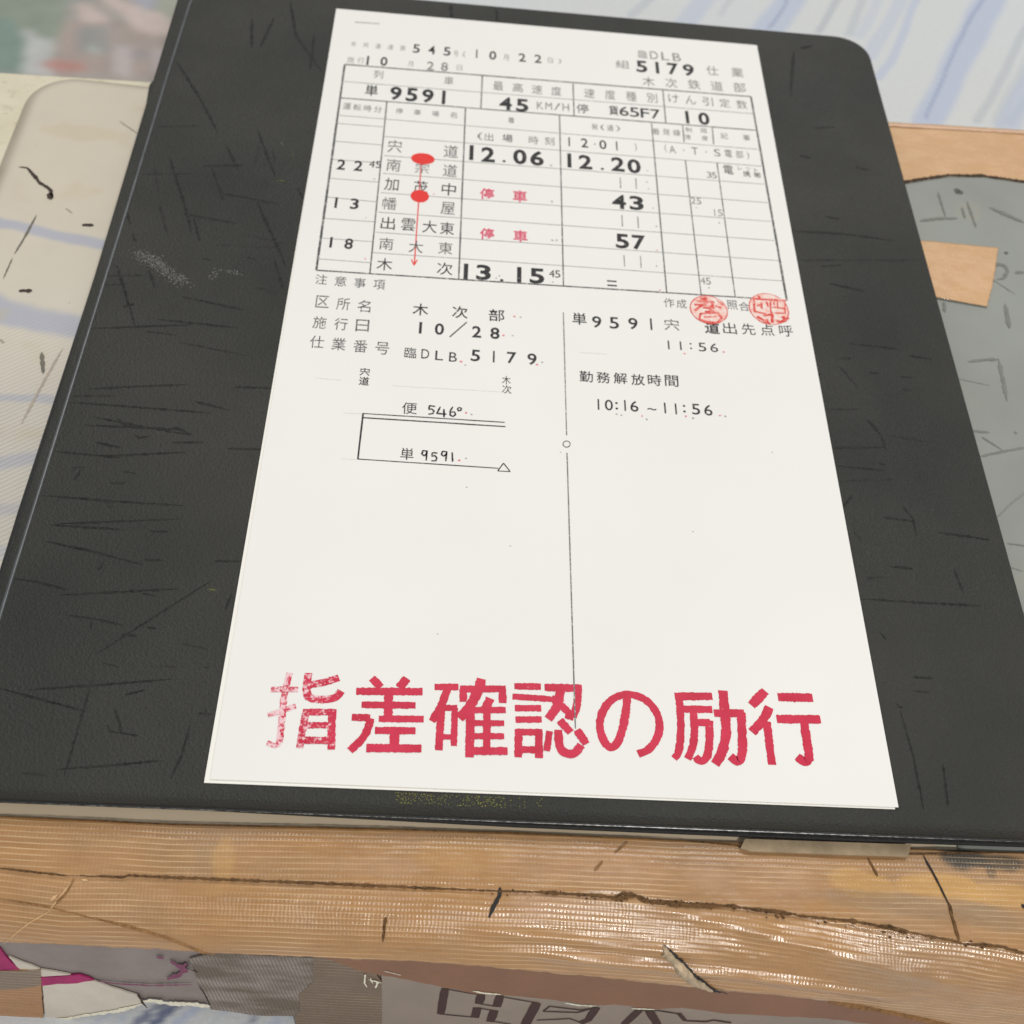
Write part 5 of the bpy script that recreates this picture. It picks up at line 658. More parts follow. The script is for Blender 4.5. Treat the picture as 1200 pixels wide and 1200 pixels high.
class Mat:
    def __init__(s, name, rough=0.6, spec=0.5):
        s.m = bpy.data.materials.new(name); s.m.use_nodes = True
        s.nt = s.m.node_tree; s.b = s.nt.nodes['Principled BSDF']
        s.b.inputs['Roughness'].default_value = rough
        s.b.inputs['Specular IOR Level'].default_value = spec
    def n(s, t, **kw):
        nd = s.nt.nodes.new(t)
        for k, v in kw.items():
            if k in nd.inputs.keys() if hasattr(nd.inputs, 'keys') else False: nd.inputs[k].default_value = v
            else: setattr(nd, k, v)
        return nd
    def l(s, a, b): s.nt.links.new(a, b)
    def coords(s, kind='Object', scale=(1, 1, 1), rot=0):
        tc = s.nt.nodes.new('ShaderNodeTexCoord'); mp = s.nt.nodes.new('ShaderNodeMapping')
        mp.inputs['Scale'].default_value = scale; mp.inputs['Rotation'].default_value = (0, 0, rot)
        s.l(tc.outputs[kind], mp.inputs[0]); return mp.outputs[0]
    def noise(s, vec, scale, detail=3, rough=0.55):
        nd = s.nt.nodes.new('ShaderNodeTexNoise'); nd.inputs['Scale'].default_value = scale
        nd.inputs['Detail'].default_value = detail; nd.inputs['Roughness'].default_value = rough
        s.l(vec, nd.inputs['Vector']); return nd.outputs['Fac']
    def ramp(s, fac, a, b, ca=(0, 0, 0, 1), cb=(1, 1, 1, 1)):
        nd = s.nt.nodes.new('ShaderNodeValToRGB'); nd.color_ramp.elements[0].position = a; nd.color_ramp.elements[1].position = b
        nd.color_ramp.elements[0].color = ca; nd.color_ramp.elements[1].color = cb
        s.l(fac, nd.inputs[0]); return nd.outputs[0]
    def mix(s, fac, a, b, mode='MIX'):
        nd = s.nt.nodes.new('ShaderNodeMix'); nd.data_type = 'RGBA'; nd.blend_type = mode
        for sock, v in ((nd.inputs[0], fac), (nd.inputs[6], a), (nd.inputs[7], b)):
            if hasattr(v, 'is_linked'): s.l(v, sock)
            elif isinstance(v, (int, float)): sock.default_value = v
            else: sock.default_value = tuple(v)[:3]+(1,)
        return nd.outputs[2]
    def math(s, op, a, b=0.0):
        nd = s.nt.nodes.new('ShaderNodeMath'); nd.operation = op
        for sock, v in ((nd.inputs[0], a), (nd.inputs[1], b)):
            if hasattr(v, 'is_linked'): s.l(v, sock)
            else: sock.default_value = v
        return nd.outputs[0]
    def bump(s, h, strength, dist):
        nd = s.nt.nodes.new('ShaderNodeBump'); nd.inputs['Strength'].default_value = strength
        nd.inputs['Distance'].default_value = dist
        s.l(h, nd.inputs['Height']); s.l(nd.outputs[0], s.b.inputs['Normal']); s.l(nd.outputs[0], s.b.inputs['Coat Normal']); return nd
    def color(s, v):
        if hasattr(v, 'is_linked'): s.l(v, s.b.inputs['Base Color'])
        else: s.b.inputs['Base Color'].default_value = tuple(v)[:3]+(1,)

def plain(name, rgb, rough=0.6, spec=0.4, var=0.12, nscale=400, bump=0.0):
    M = Mat(name, rough, spec); c = lin(rgb); v = M.coords()
    f = M.ramp(M.noise(v, nscale, 5, .65), .28, .72)
    M.color(M.mix(f, tuple(x*(1-var) for x in c), tuple(min(1, x*(1+var)) for x in c)))
    if bump: M.bump(f, bump, 0.0002)
    return M.m

# ------------------------------------------------------------------ materials
M = Mat('paper', 0.7, 0.25)
v = M.coords(); f = M.noise(v, 18, 3); g = M.noise(v, 1500, 3)
M.color(M.mix(f, lin((231, 230, 226)), lin((239, 238, 234)))); M.bump(g, 0.12, 0.0001)
PAPER = M.m
M = Mat('paper_lower', 0.7, 0.25); M.color(lin((240, 238, 231))); PAPER2 = M.m

def ink(name, rgb, lo, hi, paper=(235, 232, 224), amount=1.0, scale=2200, rough=0.6):
    """ink with the paper showing through where it did not take"""
    M = Mat(name, rough, 0.3); v = M.coords(); f = M.noise(v, scale, 4, 0.7)
    k = M.ramp(f, lo, hi)
    M.color(M.mix(M.math('MULTIPLY', k, amount), lin(paper), lin(rgb))); return M.m
INK = dict(k=ink('ink_black', (38, 38, 40), 0.22, 0.40), d=ink('ink_dark', (78, 78, 80), 0.28, 0.48), m=ink('ink_grey', (112, 112, 112), 0.25, 0.5),
           g=ink('ink_pale', (152, 151, 148), 0.25, 0.5), l=ink('ink_rule', (150, 150, 148), 0.2, 0.45), f=ink('ink_trace', (222, 220, 213), 0.2, 0.5),
           r=ink('ink_rose', (216, 70, 104), 0.25, 0.45), r2=ink('ink_red', (226, 52, 46), 0.15, 0.35), p=ink('ink_pink_dot', (222, 120, 130), 0.2, 0.4),
           seal=ink('seal_red', (214, 66, 60), 0.26, 0.54, (244, 190, 178), scale=1300), wash=ink('seal_wash', (240, 180, 168), 0.35, 0.62, scale=700))
# the large rubber stamp: worn towards its first character
M = Mat('stamp_rose', 0.5, 0.35)
v = M.coords(); fine = M.noise(v, 1100, 5, 0.75); coarse = M.noise(v, 240, 3)
tc = M.nt.nodes.new('ShaderNodeTexCoord'); sx = M.nt.nodes.new('ShaderNodeSeparateXYZ'); M.l(tc.outputs['Object'], sx.inputs[0])
mr = M.nt.nodes.new('ShaderNodeMapRange'); mr.inputs[1].default_value = 0.010; mr.inputs[2].default_value = 0.026
mr.inputs[3].default_value = 0.13; mr.inputs[4].default_value = -0.10; M.l(sx.outputs[0], mr.inputs[0])
thr = M.math('ADD', mr.outputs[0], 0.33)
k = M.math('MULTIPLY', M.math('SUBTRACT', fine, thr), 9.0)
k = M.nt.nodes.new('ShaderNodeClamp'); M.l(M.math('MULTIPLY', M.math('SUBTRACT', fine, thr), 9.0), k.inputs[0])
tone = M.mix(M.ramp(coarse, .3, .7), lin((192, 24, 60)), lin((208, 42, 76)))
M.color(M.mix(k.outputs[0], lin((236, 200, 205)), tone)); STAMP = M.m

M = Mat('black_leather', 0.55, 0.22)
v = M.coords(); big = M.noise(v, 22, 3); grain = M.noise(v, 2400, 3, 0.6)
vo = M.nt.nodes.new('ShaderNodeTexVoronoi'); vo.inputs['Scale'].default_value = 2100; M.l(v, vo.inputs['Vector'])
speck = M.ramp(M.noise(v, 2600, 2), .60, .74)
base = M.mix(M.ramp(big, .3, .7), lin((49, 50, 48)), lin((60, 60, 56)))
M.color(M.mix(M.math('MULTIPLY', speck, .12), base, lin((105, 106, 102))))
h = M.math('ADD', M.math('MULTIPLY', vo.outputs['Distance'], .8), grain)
M.l(M.ramp(M.noise(v, 35, 5, .7), .3, .7, (.44,)*3+(1,), (.66,)*3+(1,)), M.b.inputs['Roughness'])
M.bump(h, 0.75, 0.00024); LEATHER = M.m
M = Mat('leather_edge', 0.42, 0.35)
v = M.coords(); grain = M.noise(v, 1600, 4, .7)
M.color(lin((36, 37, 37))); M.bump(grain, 0.5, 0.0003); EDGE = M.m
M = Mat('piping_vinyl', 0.35, 0.6); M.color(M.mix(M.noise(M.coords(), 300, 3), lin((52, 55, 59)), lin((88, 91, 95)))); PIPING = M.m
M = Mat('painted_rim_sheen', 0.3, 0.6); nz = M.ramp(M.noise(M.coords(scale=(1, 1, 1)), 1200, 4, .7), .42, .60)
M.color(M.mix(nz, lin((50, 50, 50)), lin((150, 148, 142)))); RIM_SHEEN = M.m
def soft_mark(name, rgb, rough, under, amount):
    M = Mat(name, rough, 0.25); f = M.ramp(M.noise(M.coords(), 1500, 4, .7), .3, .62)
    f2 = M.ramp(M.noise(M.coords(), 170, 3, .6), .30, .58, (.45,)*3+(1,))
    M.bump(M.noise(M.coords(), 2300, 3, .6), .3, .0002)
    M.color(M.mix(M.math('MULTIPLY', M.math('MULTIPLY', f, f2), amount), lin(under), lin(rgb))); return M.m
SCUFF = soft_mark('rubber_scuff', (14, 14, 14), 0.65, (48, 49, 46), 1.0)
SCUFF2 = soft_mark('faint_scuff', (26, 26, 25), 0.6, (53, 53, 50), 1.0)
FLECK = dict(w=plain('chalk_fleck', (128, 128, 124), .8), y=plain('yellow_fleck', (134, 136, 58), .7), v=plain('grey_fleck', (86, 87, 84), .8))

def painted(name, rough=0.6, spec=0.3, nvar=.06, nscale=300, bump=0.0, bscale=1500, weave=None):
    M = Mat(name, rough, spec)
    at = M.nt.nodes.new('ShaderNodeVertexColor'); at.layer_name = 'paint'
    v = M.coords(); f = M.noise(v, nscale, 4)
    fac = M.ramp(f, 0, 1, (1-nvar*2,)*3+(1,), (1, 1, 1, 1))
    M.color(M.mix(1.0, at.outputs[0], fac, 'MULTIPLY'))
    if bump: M.bump(M.noise(v, bscale, 3), bump, 0.0002)
    return M
CLOTH = painted('printed_cloth', .8, .15, .07, 900, .5, 1100).m
CREAM = painted('cream_vinyl', .42, .35, .06, 90, .12, 700)
# woven reinforcement pressed through the vinyl near the front
wv = CREAM.nt.nodes.new('ShaderNodeTexWave'); wv.inputs['Scale'].default_value = 340; wv.inputs['Distortion'].default_value = .6
wv.inputs['Detail'].default_value = 1
CREAM.l(CREAM.coords(rot=math.radians(52)), wv.inputs['Vector'])
tc = CREAM.nt.nodes.new('ShaderNodeTexCoord'); sx = CREAM.nt.nodes.new('ShaderNodeSeparateXYZ'); CREAM.l(tc.outputs['Object'], sx.inputs[0])
mr = CREAM.nt.nodes.new('ShaderNodeMapRange'); mr.inputs[1].default_value = .105; mr.inputs[2].default_value = .070
CREAM.l(sx.outputs[1], mr.inputs[0])
lo = CREAM.math('LESS_THAN', sx.outputs[0], -0.036)
h = CREAM.math('MULTIPLY', CREAM.math('MULTIPLY', mr.outputs[0], wv.outputs['Fac']), lo)
CREAM.bump(h, .55, .0003)
bc = CREAM.b.inputs['Base Color'].links[0].from_socket
CREAM.color(CREAM.mix(CREAM.math('MULTIPLY', h, .22), bc, lin((150, 132, 110)))); CREAM = CREAM.m
GREY = painted('grey_vinyl', .5, .35, .08, 60, .2, 900).m
PRINT = painted('printed_sheet', .5, .3, .10, 120).m

def tape(name, painted_col=True, rgb=(190, 148, 98), rib=1.0, rough=0.38):
    M = Mat(name, rough, 0.5)
    uv = M.nt.nodes.new('ShaderNodeUVMap'); uv.uv_map = 'UVMap'
    sep = M.nt.nodes.new('ShaderNodeSeparateXYZ'); M.l(uv.outputs[0], sep.inputs[0])
    ob = M.coords()
    wob = M.math('MULTIPLY', M.noise(ob, 25, 2), 1.1)
    vv = M.math('ADD', sep.outputs[1], wob)
    s1 = M.math('SINE', M.math('MULTIPLY', vv, 2*math.pi/0.84))
    s2 = M.math('SINE', M.math('MULTIPLY', M.math('ADD', sep.outputs[0], M.math('MULTIPLY', M.noise(ob, 420, 2), 1.1)), 2*math.pi/0.62))
    r1 = M.ramp(s1, .70, .99); r2 = M.ramp(s2, .2, 1)
    if painted_col:
        at = M.nt.nodes.new('ShaderNodeVertexColor'); at.layer_name = 'paint'; base = at.outputs[0]
    else:
        base = M.mix(M.noise(ob, 30, 3), tuple(x*.92 for x in lin(rgb)), tuple(min(1, x*1.06) for x in lin(rgb)))
    n1 = M.noise(M.coords(scale=(1, 5, 5)), 140, 4, .65)
    base = M.mix(M.ramp(n1, .25, .75), M.mix(1.0, base, (1-.20*rib, 1-.23*rib, 1-.27*rib), 'MULTIPLY'), M.mix(1.0, base, (1.05, 1.05, 1.05), 'MULTIPLY'))
    n2 = M.ramp(M.noise(M.coords(scale=(1, 3, 3)), 60, 4, .6), .38, .66)
    thread = M.math('MULTIPLY', M.math('MULTIPLY', r1, n2), .62*rib)
    base = M.mix(thread, base, lin((236, 204, 160)))
    M.color(base)
    h = M.math('ADD', M.math('MULTIPLY', s1, .11*rib), M.math('MULTIPLY', s2, .055*rib))
    h = M.math('ADD', h, M.math('MULTIPLY', M.noise(M.coords(scale=(1, 1.4, 1.4)), 700, 5, .75), .30))
    M.bump(h, 1.0, .00016)
    rr = M.ramp(M.noise(ob, 120, 3), .3, .7, (rough-.1,)*3+(1,), (rough+.12,)*3+(1,)); M.l(rr, M.b.inputs['Roughness'])
    M.l(M.ramp(M.noise(M.coords(scale=(1, 2, 2)), 150, 4, .65), .42, .60, (.10,)*3+(1,), (.42,)*3+(1,)), M.b.inputs['Coat Roughness']); M.b.inputs['Coat Weight'].default_value = .9
    return M.m
TAPE = tape('packing_tape'); TAPE_SMOOTH = tape('packing_tape_smooth', False, (203, 160, 112), .22, .5)
SIDE = dict(side_light=plain('torn_card_light', (200, 192, 178), .7, .3, .10, 130, .5), magenta=plain('magenta_print', (160, 34, 96), .5, .4, .22, 300),
            magenta_dark=plain('magenta_print_dull', (118, 62, 88), .5), brown_tape=tape('brown_tape', False, (164, 112, 56), .7, .45),
            dull_tape=tape('dull_tape', False, (118, 98, 78), .6, .5), cloth_tape=None, dark_tape=tape('dark_brown_tape', False, (98, 74, 48), .5, .5),
            label_grey=plain('grey_film', (138, 124, 112), .4, .5, .14, 60, .3), brown_band=plain('brown_film', (128, 88, 62), .38, .5, .14, 70, .5),
            white_edge=plain('torn_fibre', (226, 220, 200), .9, .2, .15, 1500, .6), ink_dark=plain('dark_crack', (60, 48, 42), .8), letter=plain('letter_brown', (60, 34, 30), .5))
M = Mat('silver_cloth_tape', .55, .4)
wv = M.nt.nodes.new('ShaderNodeTexWave'); wv.inputs['Scale'].default_value = 650; wv.inputs['Distortion'].default_value = 1.2; M.l(M.coords(rot=math.radians(-35)), wv.inputs['Vector'])
sm = M.ramp(M.noise(M.coords(scale=(1, 3, 3)), 90, 4), .4, .62)
M.color(M.mix(sm, M.mix(wv.outputs['Fac'], lin((128, 118, 110)), lin((158, 148, 140))), lin((108, 96, 84)))); M.bump(wv.outputs['Fac'], .5, .0003); SIDE['cloth_tape'] = M.m
BODY = Mat('case_cream_board', .6, .3); v = BODY.coords(); f = BODY.noise(v, 45, 5, .7); cr = BODY.noise(v, 260, 5, .75)
b1 = BODY.mix(BODY.ramp(f, .35, .7), lin((218, 211, 190)), lin((203, 196, 170)))
BODY.color(BODY.mix(BODY.math('MULTIPLY', BODY.ramp(cr, .56, .66), .35), b1, lin((160, 146, 120)))); BODY.bump(cr, .3, .0003); BODY = BODY.m
SIDEBOARD = plain('case_side_board', (140, 129, 125), .6, .3, .13, 110, .5)
MARK = {0: plain('scorch_mark', (62, 52, 46), .8), 1: plain('rub_mark', (112, 108, 98), .7), 2: plain('light_rub_mark', (168, 158, 144), .7)}
GMARK = {0: plain('dark_scuff', (96, 95, 89), .8), 1: plain('grey_scuff', (120, 122, 116), .7), 2: plain('light_grey_scuff', (132, 134, 129), .7)}
DIRT = soft_mark('adhesive_dirt', (64, 46, 30), .9, (124, 92, 58), 1.0)
DIRTB = soft_mark('brown_overlap', (112, 80, 46), .6, (158, 118, 74), 1.0)
PEN = plain('black_pen', (30, 26, 24), .6); GLINT = plain('tape_ridge_glint', (208, 168, 120), .25, .7, .1, 900, .5)  # GLINT: pale ribbon colour that paints highlights on the tape folds
FLAP = plain('torn_flap_paper', (178, 158, 130), .5, .5, .35, 700, .8)

# ------------------------------------------------------------------ ribbons
def ribbon(bm_v, bm_f, pts, w, taper=0.35, rough=0.25, up=(0, 0, 1), seg=0.8):
    """a strip of uneven width along 3D points (mm), appended to the vertex and face lists"""
    P = [Vector(p) for p in pts]
    if len(P) < 2: return
    fine = [P[0]]
    for a, b in zip(P, P[1:]):
        n = max(1, min(60, int((b-a).length/seg)))
        for i in range(1, n+1): fine.append(a.lerp(b, i/n))
    U = Vector(up); n = len(fine); base = len(bm_v)
    for i, p in enumerate(fine):
        t = fine[min(i+1, n-1)]-fine[max(i-1, 0)]
        s = t.cross(U)
        s = s.normalized() if s.length > 1e-9 else Vector((1, 0, 0))
        e = min(i, n-1-i)/max(1, (n-1))*2
        k = (taper+(1-taper)*min(1, e*3))*(1+rough*(random.random()*2-1))
        j = s*w*rough*.25*(random.random()*2-1)
        a = p+s*w*.5*k+j; b = p-s*w*.5*k+j
        bm_v += [tuple(a), tuple(b)]
        if i: q = base+2*i; bm_f.append((q-2, q-1, q+1, q))

def flat_poly_obj(name, pts, z, mat, parent, thick=0.0):
    n = len(pts)
    if thick:
        vs = [(x, y, z) for x, y in pts]+[(x, y, z-thick) for x, y in pts]
        fs = [tuple(range(n)), tuple(reversed(range(n, 2*n)))]+[(i, i+n, (i+1) % n+n, (i+1) % n) for i in range(n)]
    else:
        vs = [(x, y, z) for x, y in pts]; fs = [tuple(range(n))]
    me = mesh_from(vs, fs)
    bm = bmesh.new(); bm.from_mesh(me); bmesh.ops.recalc_face_normals(bm, faces=bm.faces); bm.to_mesh(me); bm.free()
    return link(name, me, mat, parent)

def smooth01(t): t = np.clip(t, 0, 1); return t*t*(3-2*t)
def grid(name, X, Y, Z, keep, color, mat, parent=None, uv=None, kind=None):
    ny, nx = X.shape
    idx = np.arange(nx*ny).reshape(ny, nx)
    q = np.stack([idx[:-1, :-1], idx[:-1, 1:], idx[1:, 1:], idx[1:, :-1]], -1).reshape(-1, 4)
    if keep is not None: q = q[keep.ravel()[q].all(1)]
    co = np.stack([X*MM, Y*MM, (Z+ZT)*MM], -1).reshape(-1, 3).astype(np.float32)
    used = np.zeros(nx*ny, bool); used[q.ravel()] = True
    remap = np.cumsum(used)-1; q = remap[q]; co = co[used]
    me = bpy.data.meshes.new('mesh')
    me.vertices.add(len(co)); me.vertices.foreach_set('co', co.ravel())
    me.loops.add(q.size); me.loops.foreach_set('vertex_index', q.ravel().astype(np.int32))
    me.polygons.add(len(q)); me.polygons.foreach_set('loop_start', (np.arange(len(q))*4).astype(np.int32))
    me.polygons.foreach_set('use_smooth', np.ones(len(q), bool))
    me.update(calc_edges=True); me.validate()
    if color is not None:
        c = np.concatenate([color.reshape(-1, 3)[used], np.ones((used.sum(), 1))], 1).astype(np.float32)
        at = me.color_attributes.new('paint', 'FLOAT_COLOR', 'POINT'); at.data.foreach_set('color', c.ravel())
    if uv is not None:
        l = me.uv_layers.new(name='UVMap'); u = uv.reshape(-1, 2)[used][q.ravel()].astype(np.float32); l.data.foreach_set('uv', u.ravel())
    return link(name, me, mat, parent)

def seg_dist(X, Y, pts):
    d = np.full(X.shape, 1e9)
    for (ax, ay), (bx, by) in zip(pts, pts[1:]):
        vx, vy = bx-ax, by-ay; L = vx*vx+vy*vy+1e-9
        t = np.clip(((X-ax)*vx+(Y-ay)*vy)/L, 0, 1)
        d = np.minimum(d, np.hypot(X-ax-t*vx, Y-ay-t*vy))
    return d
def vnoise(X, Y, scale, seed=0, octaves=3):
    """smooth value noise on arrays"""
    out = np.zeros(X.shape); amp = 1; tot = 0
    for o in range(octaves):
        rg = np.random.default_rng(seed*17+o); T = rg.random((256, 256))
        x = X/scale*(2**o)+1000; y = Y/scale*(2**o)+1000
        xi = np.floor(x).astype(int); yi = np.floor(y).astype(int); fx = x-xi; fy = y-yi
        fx = fx*fx*(3-2*fx); fy = fy*fy*(3-2*fy)
        g = lambda a, b: T[a % 256, b % 256]
        v = (g(xi, yi)*(1-fx)+g(xi+1, yi)*fx)*(1-fy)+(g(xi, yi+1)*(1-fx)+g(xi+1, yi+1)*fx)*fy
        out += v*amp; tot += amp; amp *= .5
    return out/tot
def blend(c, col, a): return c*(1-a[..., None])+np.array(lin(col))*a[..., None]

# ------------------------------------------------------------------ tablecloth
def axis(lo, a, b, hi, fine, coarse):
    return np.concatenate([np.arange(lo, a, coarse), np.arange(a, b, fine), np.arange(b, hi+coarse, coarse)])
xs = axis(-700, -110, 290, 900, 1.3, 20); ys = np.concatenate([np.arange(-600, -60, 20), np.arange(-60, -15, .5), np.arange(-15, 180, 8), np.arange(180, 400, 1.3), np.arange(400, 1100, 20)])
X, Y = np.meshgrid(xs, ys)
c = np.ones(X.shape+(3,))*np.array(lin((210, 216, 222)))
c = blend(c, (212, 212, 206), vnoise(X, Y, 50, 3)*.7)
SC = dict(b=(184, 194, 216), d=(154, 167, 194), g=(180, 188, 194), n=(70, 84, 128))
wx = (vnoise(X, Y, 26, 5, 3)-.5)*4.0
for w, col, op, pts in DATA['stripes']:
    d = seg_dist(X+wx, Y+wx*.4, pts); front = pts[0][1] < 0
    a = op*(1-smooth01((d-w*.7)/(w*.55+.3)))
    if front: a = a*smooth01((vnoise(X*2.2, Y*.7, 1.6, 9)-.25)*4)
    c = blend(c, SC[col], a)
# repeat of the stripe print away from the picked stripes
t = (X*.82-Y*.57)
rep = (np.sin(t/14.0)*.5+.5)**8*.4
far = ((X < 90) | (X > 235) | (Y > 340) | (Y < 150)) & ~((X > -60) & (X < 90) & (Y < -20) & (Y > -60))
c = blend(c, SC['b'], np.where(far, rep, 0))
Z = np.full(X.shape, -38.0)+(vnoise(X, Y, 90, 2)-.5)*1.2*smooth01((np.abs(Y-80)-115)/40)
Z = np.minimum(Z, -37.7)
tc_ = grid('tablecloth', X, Y, Z, None, c, CLOTH); tc_['kind'] = 'structure'; tc_['label'] = 'pale blue and white striped cloth covering the table'

# ------------------------------------------------------------------ printed picture sheet behind the case
pe = DATA['picture_edge']
xs = np.arange(-190, -8, 1.0); t = np.arange(0, 110, 1.0)
X, T_ = np.meshgrid(xs, t)
ylow = np.interp(X, [p[0] for p in pe], [p[1] for p in pe]); Y = np.minimum(ylow-6+T_, 330)
PC = dict(green=(140, 152, 138), teal=(126, 148, 140), pinkgrey=(172, 158, 152), pinklight=(206, 190, 184), slate=(150, 152, 150), slate2=(158, 152, 156), pale=(196, 198, 198),
          pale2=(190, 182, 182), mint=(180, 190, 184), mint2=(166, 170, 156), red=(188, 138, 130), bluegrey=(168, 170, 184))
def inside(X, Y, poly):
    r = np.zeros(X.shape, bool); n = len(poly)
    for i in range(n):
        (x1, y1), (x2, y2) = poly[i], poly[(i+1) % n]
        if y1 == y2: continue
        r ^= ((y1 > Y) != (y2 > Y)) & (X < (x2-x1)*(Y-y1)/(y2-y1)+x1)
    return r
c = np.ones(X.shape+(3,))*np.array(lin((168, 162, 156)))
c = blend(c, (140, 150, 140), smooth01((vnoise(X, Y, 20, 12)-.35)*3)*.7)
jx = (vnoise(X, Y, 9, 21, 2)-.5)*2.5; jy = (vnoise(X, Y, 9, 22, 2)-.5)*2.5
for col, poly in DATA['picture']: c = blend(c, PC[col], inside(X+jx, Y+jy, poly)*.85)
for _ in range(3):
    c[1:-1] = (c[:-2]+c[1:-1]*2+c[2:])/4; c[:, 1:-1] = (c[:, :-2]+c[:, 1:-1]*2+c[:, 2:])/4
c = c*(0.94+.12*vnoise(X, Y, 5, 30))[..., None]
Z = -37.0+(vnoise(X, Y, 60, 8)-.5)*.8
o = grid('picture_sheet', X, Y, Z, None, c, PRINT)
sol = o.modifiers.new('thickness', 'SOLIDIFY'); sol.thickness = .0003; sol.offset = -1
o['label'] = 'faded green and pink printed picture sheet lying behind the case'; o['category'] = 'picture'

# ------------------------------------------------------------------ the case
case = thing('document_case', 'worn cream and grey document case patched with ribbed tan packing tape under the folder', 'case')
TT = np.array(DATA['tape_top']); TC = np.array(DATA['tape_crease']); TL = np.array(DATA['tape_low'])
def surf(x, s):
    """front of the case under the tape: s 0..1 on top, 1..2 rolling over the edge"""
    x = np.asarray(x, float); s = np.asarray(s, float)
    a = [np.interp(x, TT[:, 0], TT[:, k]) for k in (1, 2)]; b = [np.interp(x, TC[:, 0], TC[:, k]) for k in (1, 2)]; cc = [np.interp(x, TL[:, 0], TL[:, k]) for k in (1, 2)]
    u = np.clip(s, 0, 1); y1 = a[0]+(b[0]-a[0])*u; z1 = a[1]+(b[1]-a[1])*u+.35*4*u*(1-u)
    q = np.clip(s-1, 0, 1.2); my = b[0]+(cc[0]-b[0])*.72; mz = b[1]+(cc[1]-b[1])*.18
    y2 = (1-q)**2*b[0]+2*q*(1-q)*my+q*q*cc[0]; z2 = (1-q)**2*b[1]+2*q*(1-q)*mz+q*q*cc[1]
    return np.where(s <= 1, y1, y2), np.where(s <= 1, z1, z2)
def wrinkle(x, s):
    k = .30+.9*smooth01((x-45)/50)*smooth01((s-.85)/.25)
    w = (vnoise(x*.35, s*9, 2.2, 41)-.5)*.42*k+(vnoise(x, s*14, 1.6, 44, 2)-.5)*.10*k
    w = w+(vnoise(x*.12, s*5, 1.5, 47, 2)-.5)*.55*(.4+.6*smooth01((x-40)/40))*smooth01((s-.95)/.15)
    r1 = np.exp(-((s-1.12-np.clip(x-78, -30, 60)*.0085)/.085)**2)*smooth01((x-52)/18)*smooth01((128-x)/15)
    r2 = np.exp(-((s-1.74-(x-80)*.001)/.07)**2)*smooth01((x-40)/25)*smooth01((118-x)/12)
    r3 = np.exp(-((s-1.50-(x-60)*.003)/.06)**2)*smooth01((x-38)/12)*smooth01((84-x)/12)
    w = w+.50*r1+.80*r2+.45*r3
    return w*smooth01((2.05-s)/.12+.3)
FAR = lambda x: 184.2+(x+44)*.0335
# body
xs = np.concatenate([[-92, -91], np.arange(-88, 233, 4.0), [236, 237]]); rows = []
for x in xs:
    e = .0 if -90 < x < 235 else 1.2
    y1, z1 = surf(x, .98); y2, z2 = surf(x, 1.5); y3, z3 = surf(x, 2.0); fy = FAR(x)
    p0 = DATA['side'][0]; nn = DATA['side'][1]
    W_ = DATA['wall_end']; yb = float(np.interp(x, [p[0] for p in W_], [p[1] for p in W_])); zw = float(np.interp(x, [p[0] for p in W_], [p[2] for p in W_])); zb = -37.6
    ring = [(fy-e, zb), (fy-e, -10), (fy-.6-e, -7.6-e), (fy-2-e, -6.75-e), (0, -6.75-e), (-4.5, -6.9-e), (y1+.0, z1-.5-e), (y2+.7+e, z2-.9-e), (y3+1.0+e, z3-.2-e), (yb+.75+e, zw+.8), (yb+1.3+e, zw-.1), (yb+4+e, min(zw-2, -36.5)), (yb+8, zb)]
    rows.append([(x, a, b) for a, b in ring])
n = len(rows[0]); vs = [p for r_ in rows for p in r_]; fs = []
for i in range(len(rows)-1):
    for k in range(n): fs.append((i*n+k, i*n+(k+1) % n, (i+1)*n+(k+1) % n, (i+1)*n+k))
fs += [tuple(reversed(range(n))), tuple((len(rows)-1)*n+k for k in range(n))]
me = mesh_from(vs, fs)
bm = bmesh.new(); bm.from_mesh(me); bmesh.ops.recalc_face_normals(bm, faces=bm.faces); bm.to_mesh(me); bm.free()
me.materials.append(BODY); me.materials.append(SIDEBOARD)
for p in me.polygons:
    if p.center.y < -.0205 and abs(p.normal.x) < .5: p.material_index = 1
link('case_shell', me, None, case)

def rrect_sd(X, Y, x0, x1, y0, y1, r):
    cx, cy = (x0+x1)/2, (y0+y1)/2; hx, hy = (x1-x0)/2-r, (y1-y0)/2-r
    dx = np.abs(X-cx)-hx; dy = np.abs(Y-cy)-hy
    return -(np.hypot(np.maximum(dx, 0), np.maximum(dy, 0))+np.minimum(np.maximum(dx, dy), 0)-r)   # >0 inside
# cream panel
xs = np.concatenate([np.arange(-74, -30, .4), np.arange(-30, 121, 3)]); ys = np.concatenate([np.arange(-6.4, 6, .4), np.arange(6, 184, .6)])
X, Y = np.meshgrid(xs, ys)
Yt = Y+np.clip((X+57)*.045, -1, 1.5)*smooth01((Y-150)/30)
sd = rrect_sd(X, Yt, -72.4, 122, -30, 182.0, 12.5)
fr = smooth01((Y+6.5)/9)
Z = -7.15+(1.65*smooth01((sd+.2)/4.2)**.8)*(.30+.70*fr)+(vnoise(X, Y, 25, 3)-.5)*.12
c = np.ones(X.shape+(3,))*np.array(lin((208, 199, 182)))
c = blend(c, (210, 204, 190), smooth01((150-Y)/60)*.8)
c = blend(c, (202, 199, 191), smooth01((105-Y)/40)*.8)
c = blend(c, (158, 146, 130), smooth01(1-(sd-.6)/4.6)*np.clip(.75+.5*(vnoise(X, Y, 8, 6)-.5), 0, 1))  # shade on the sloping rim, painted into the panel colour

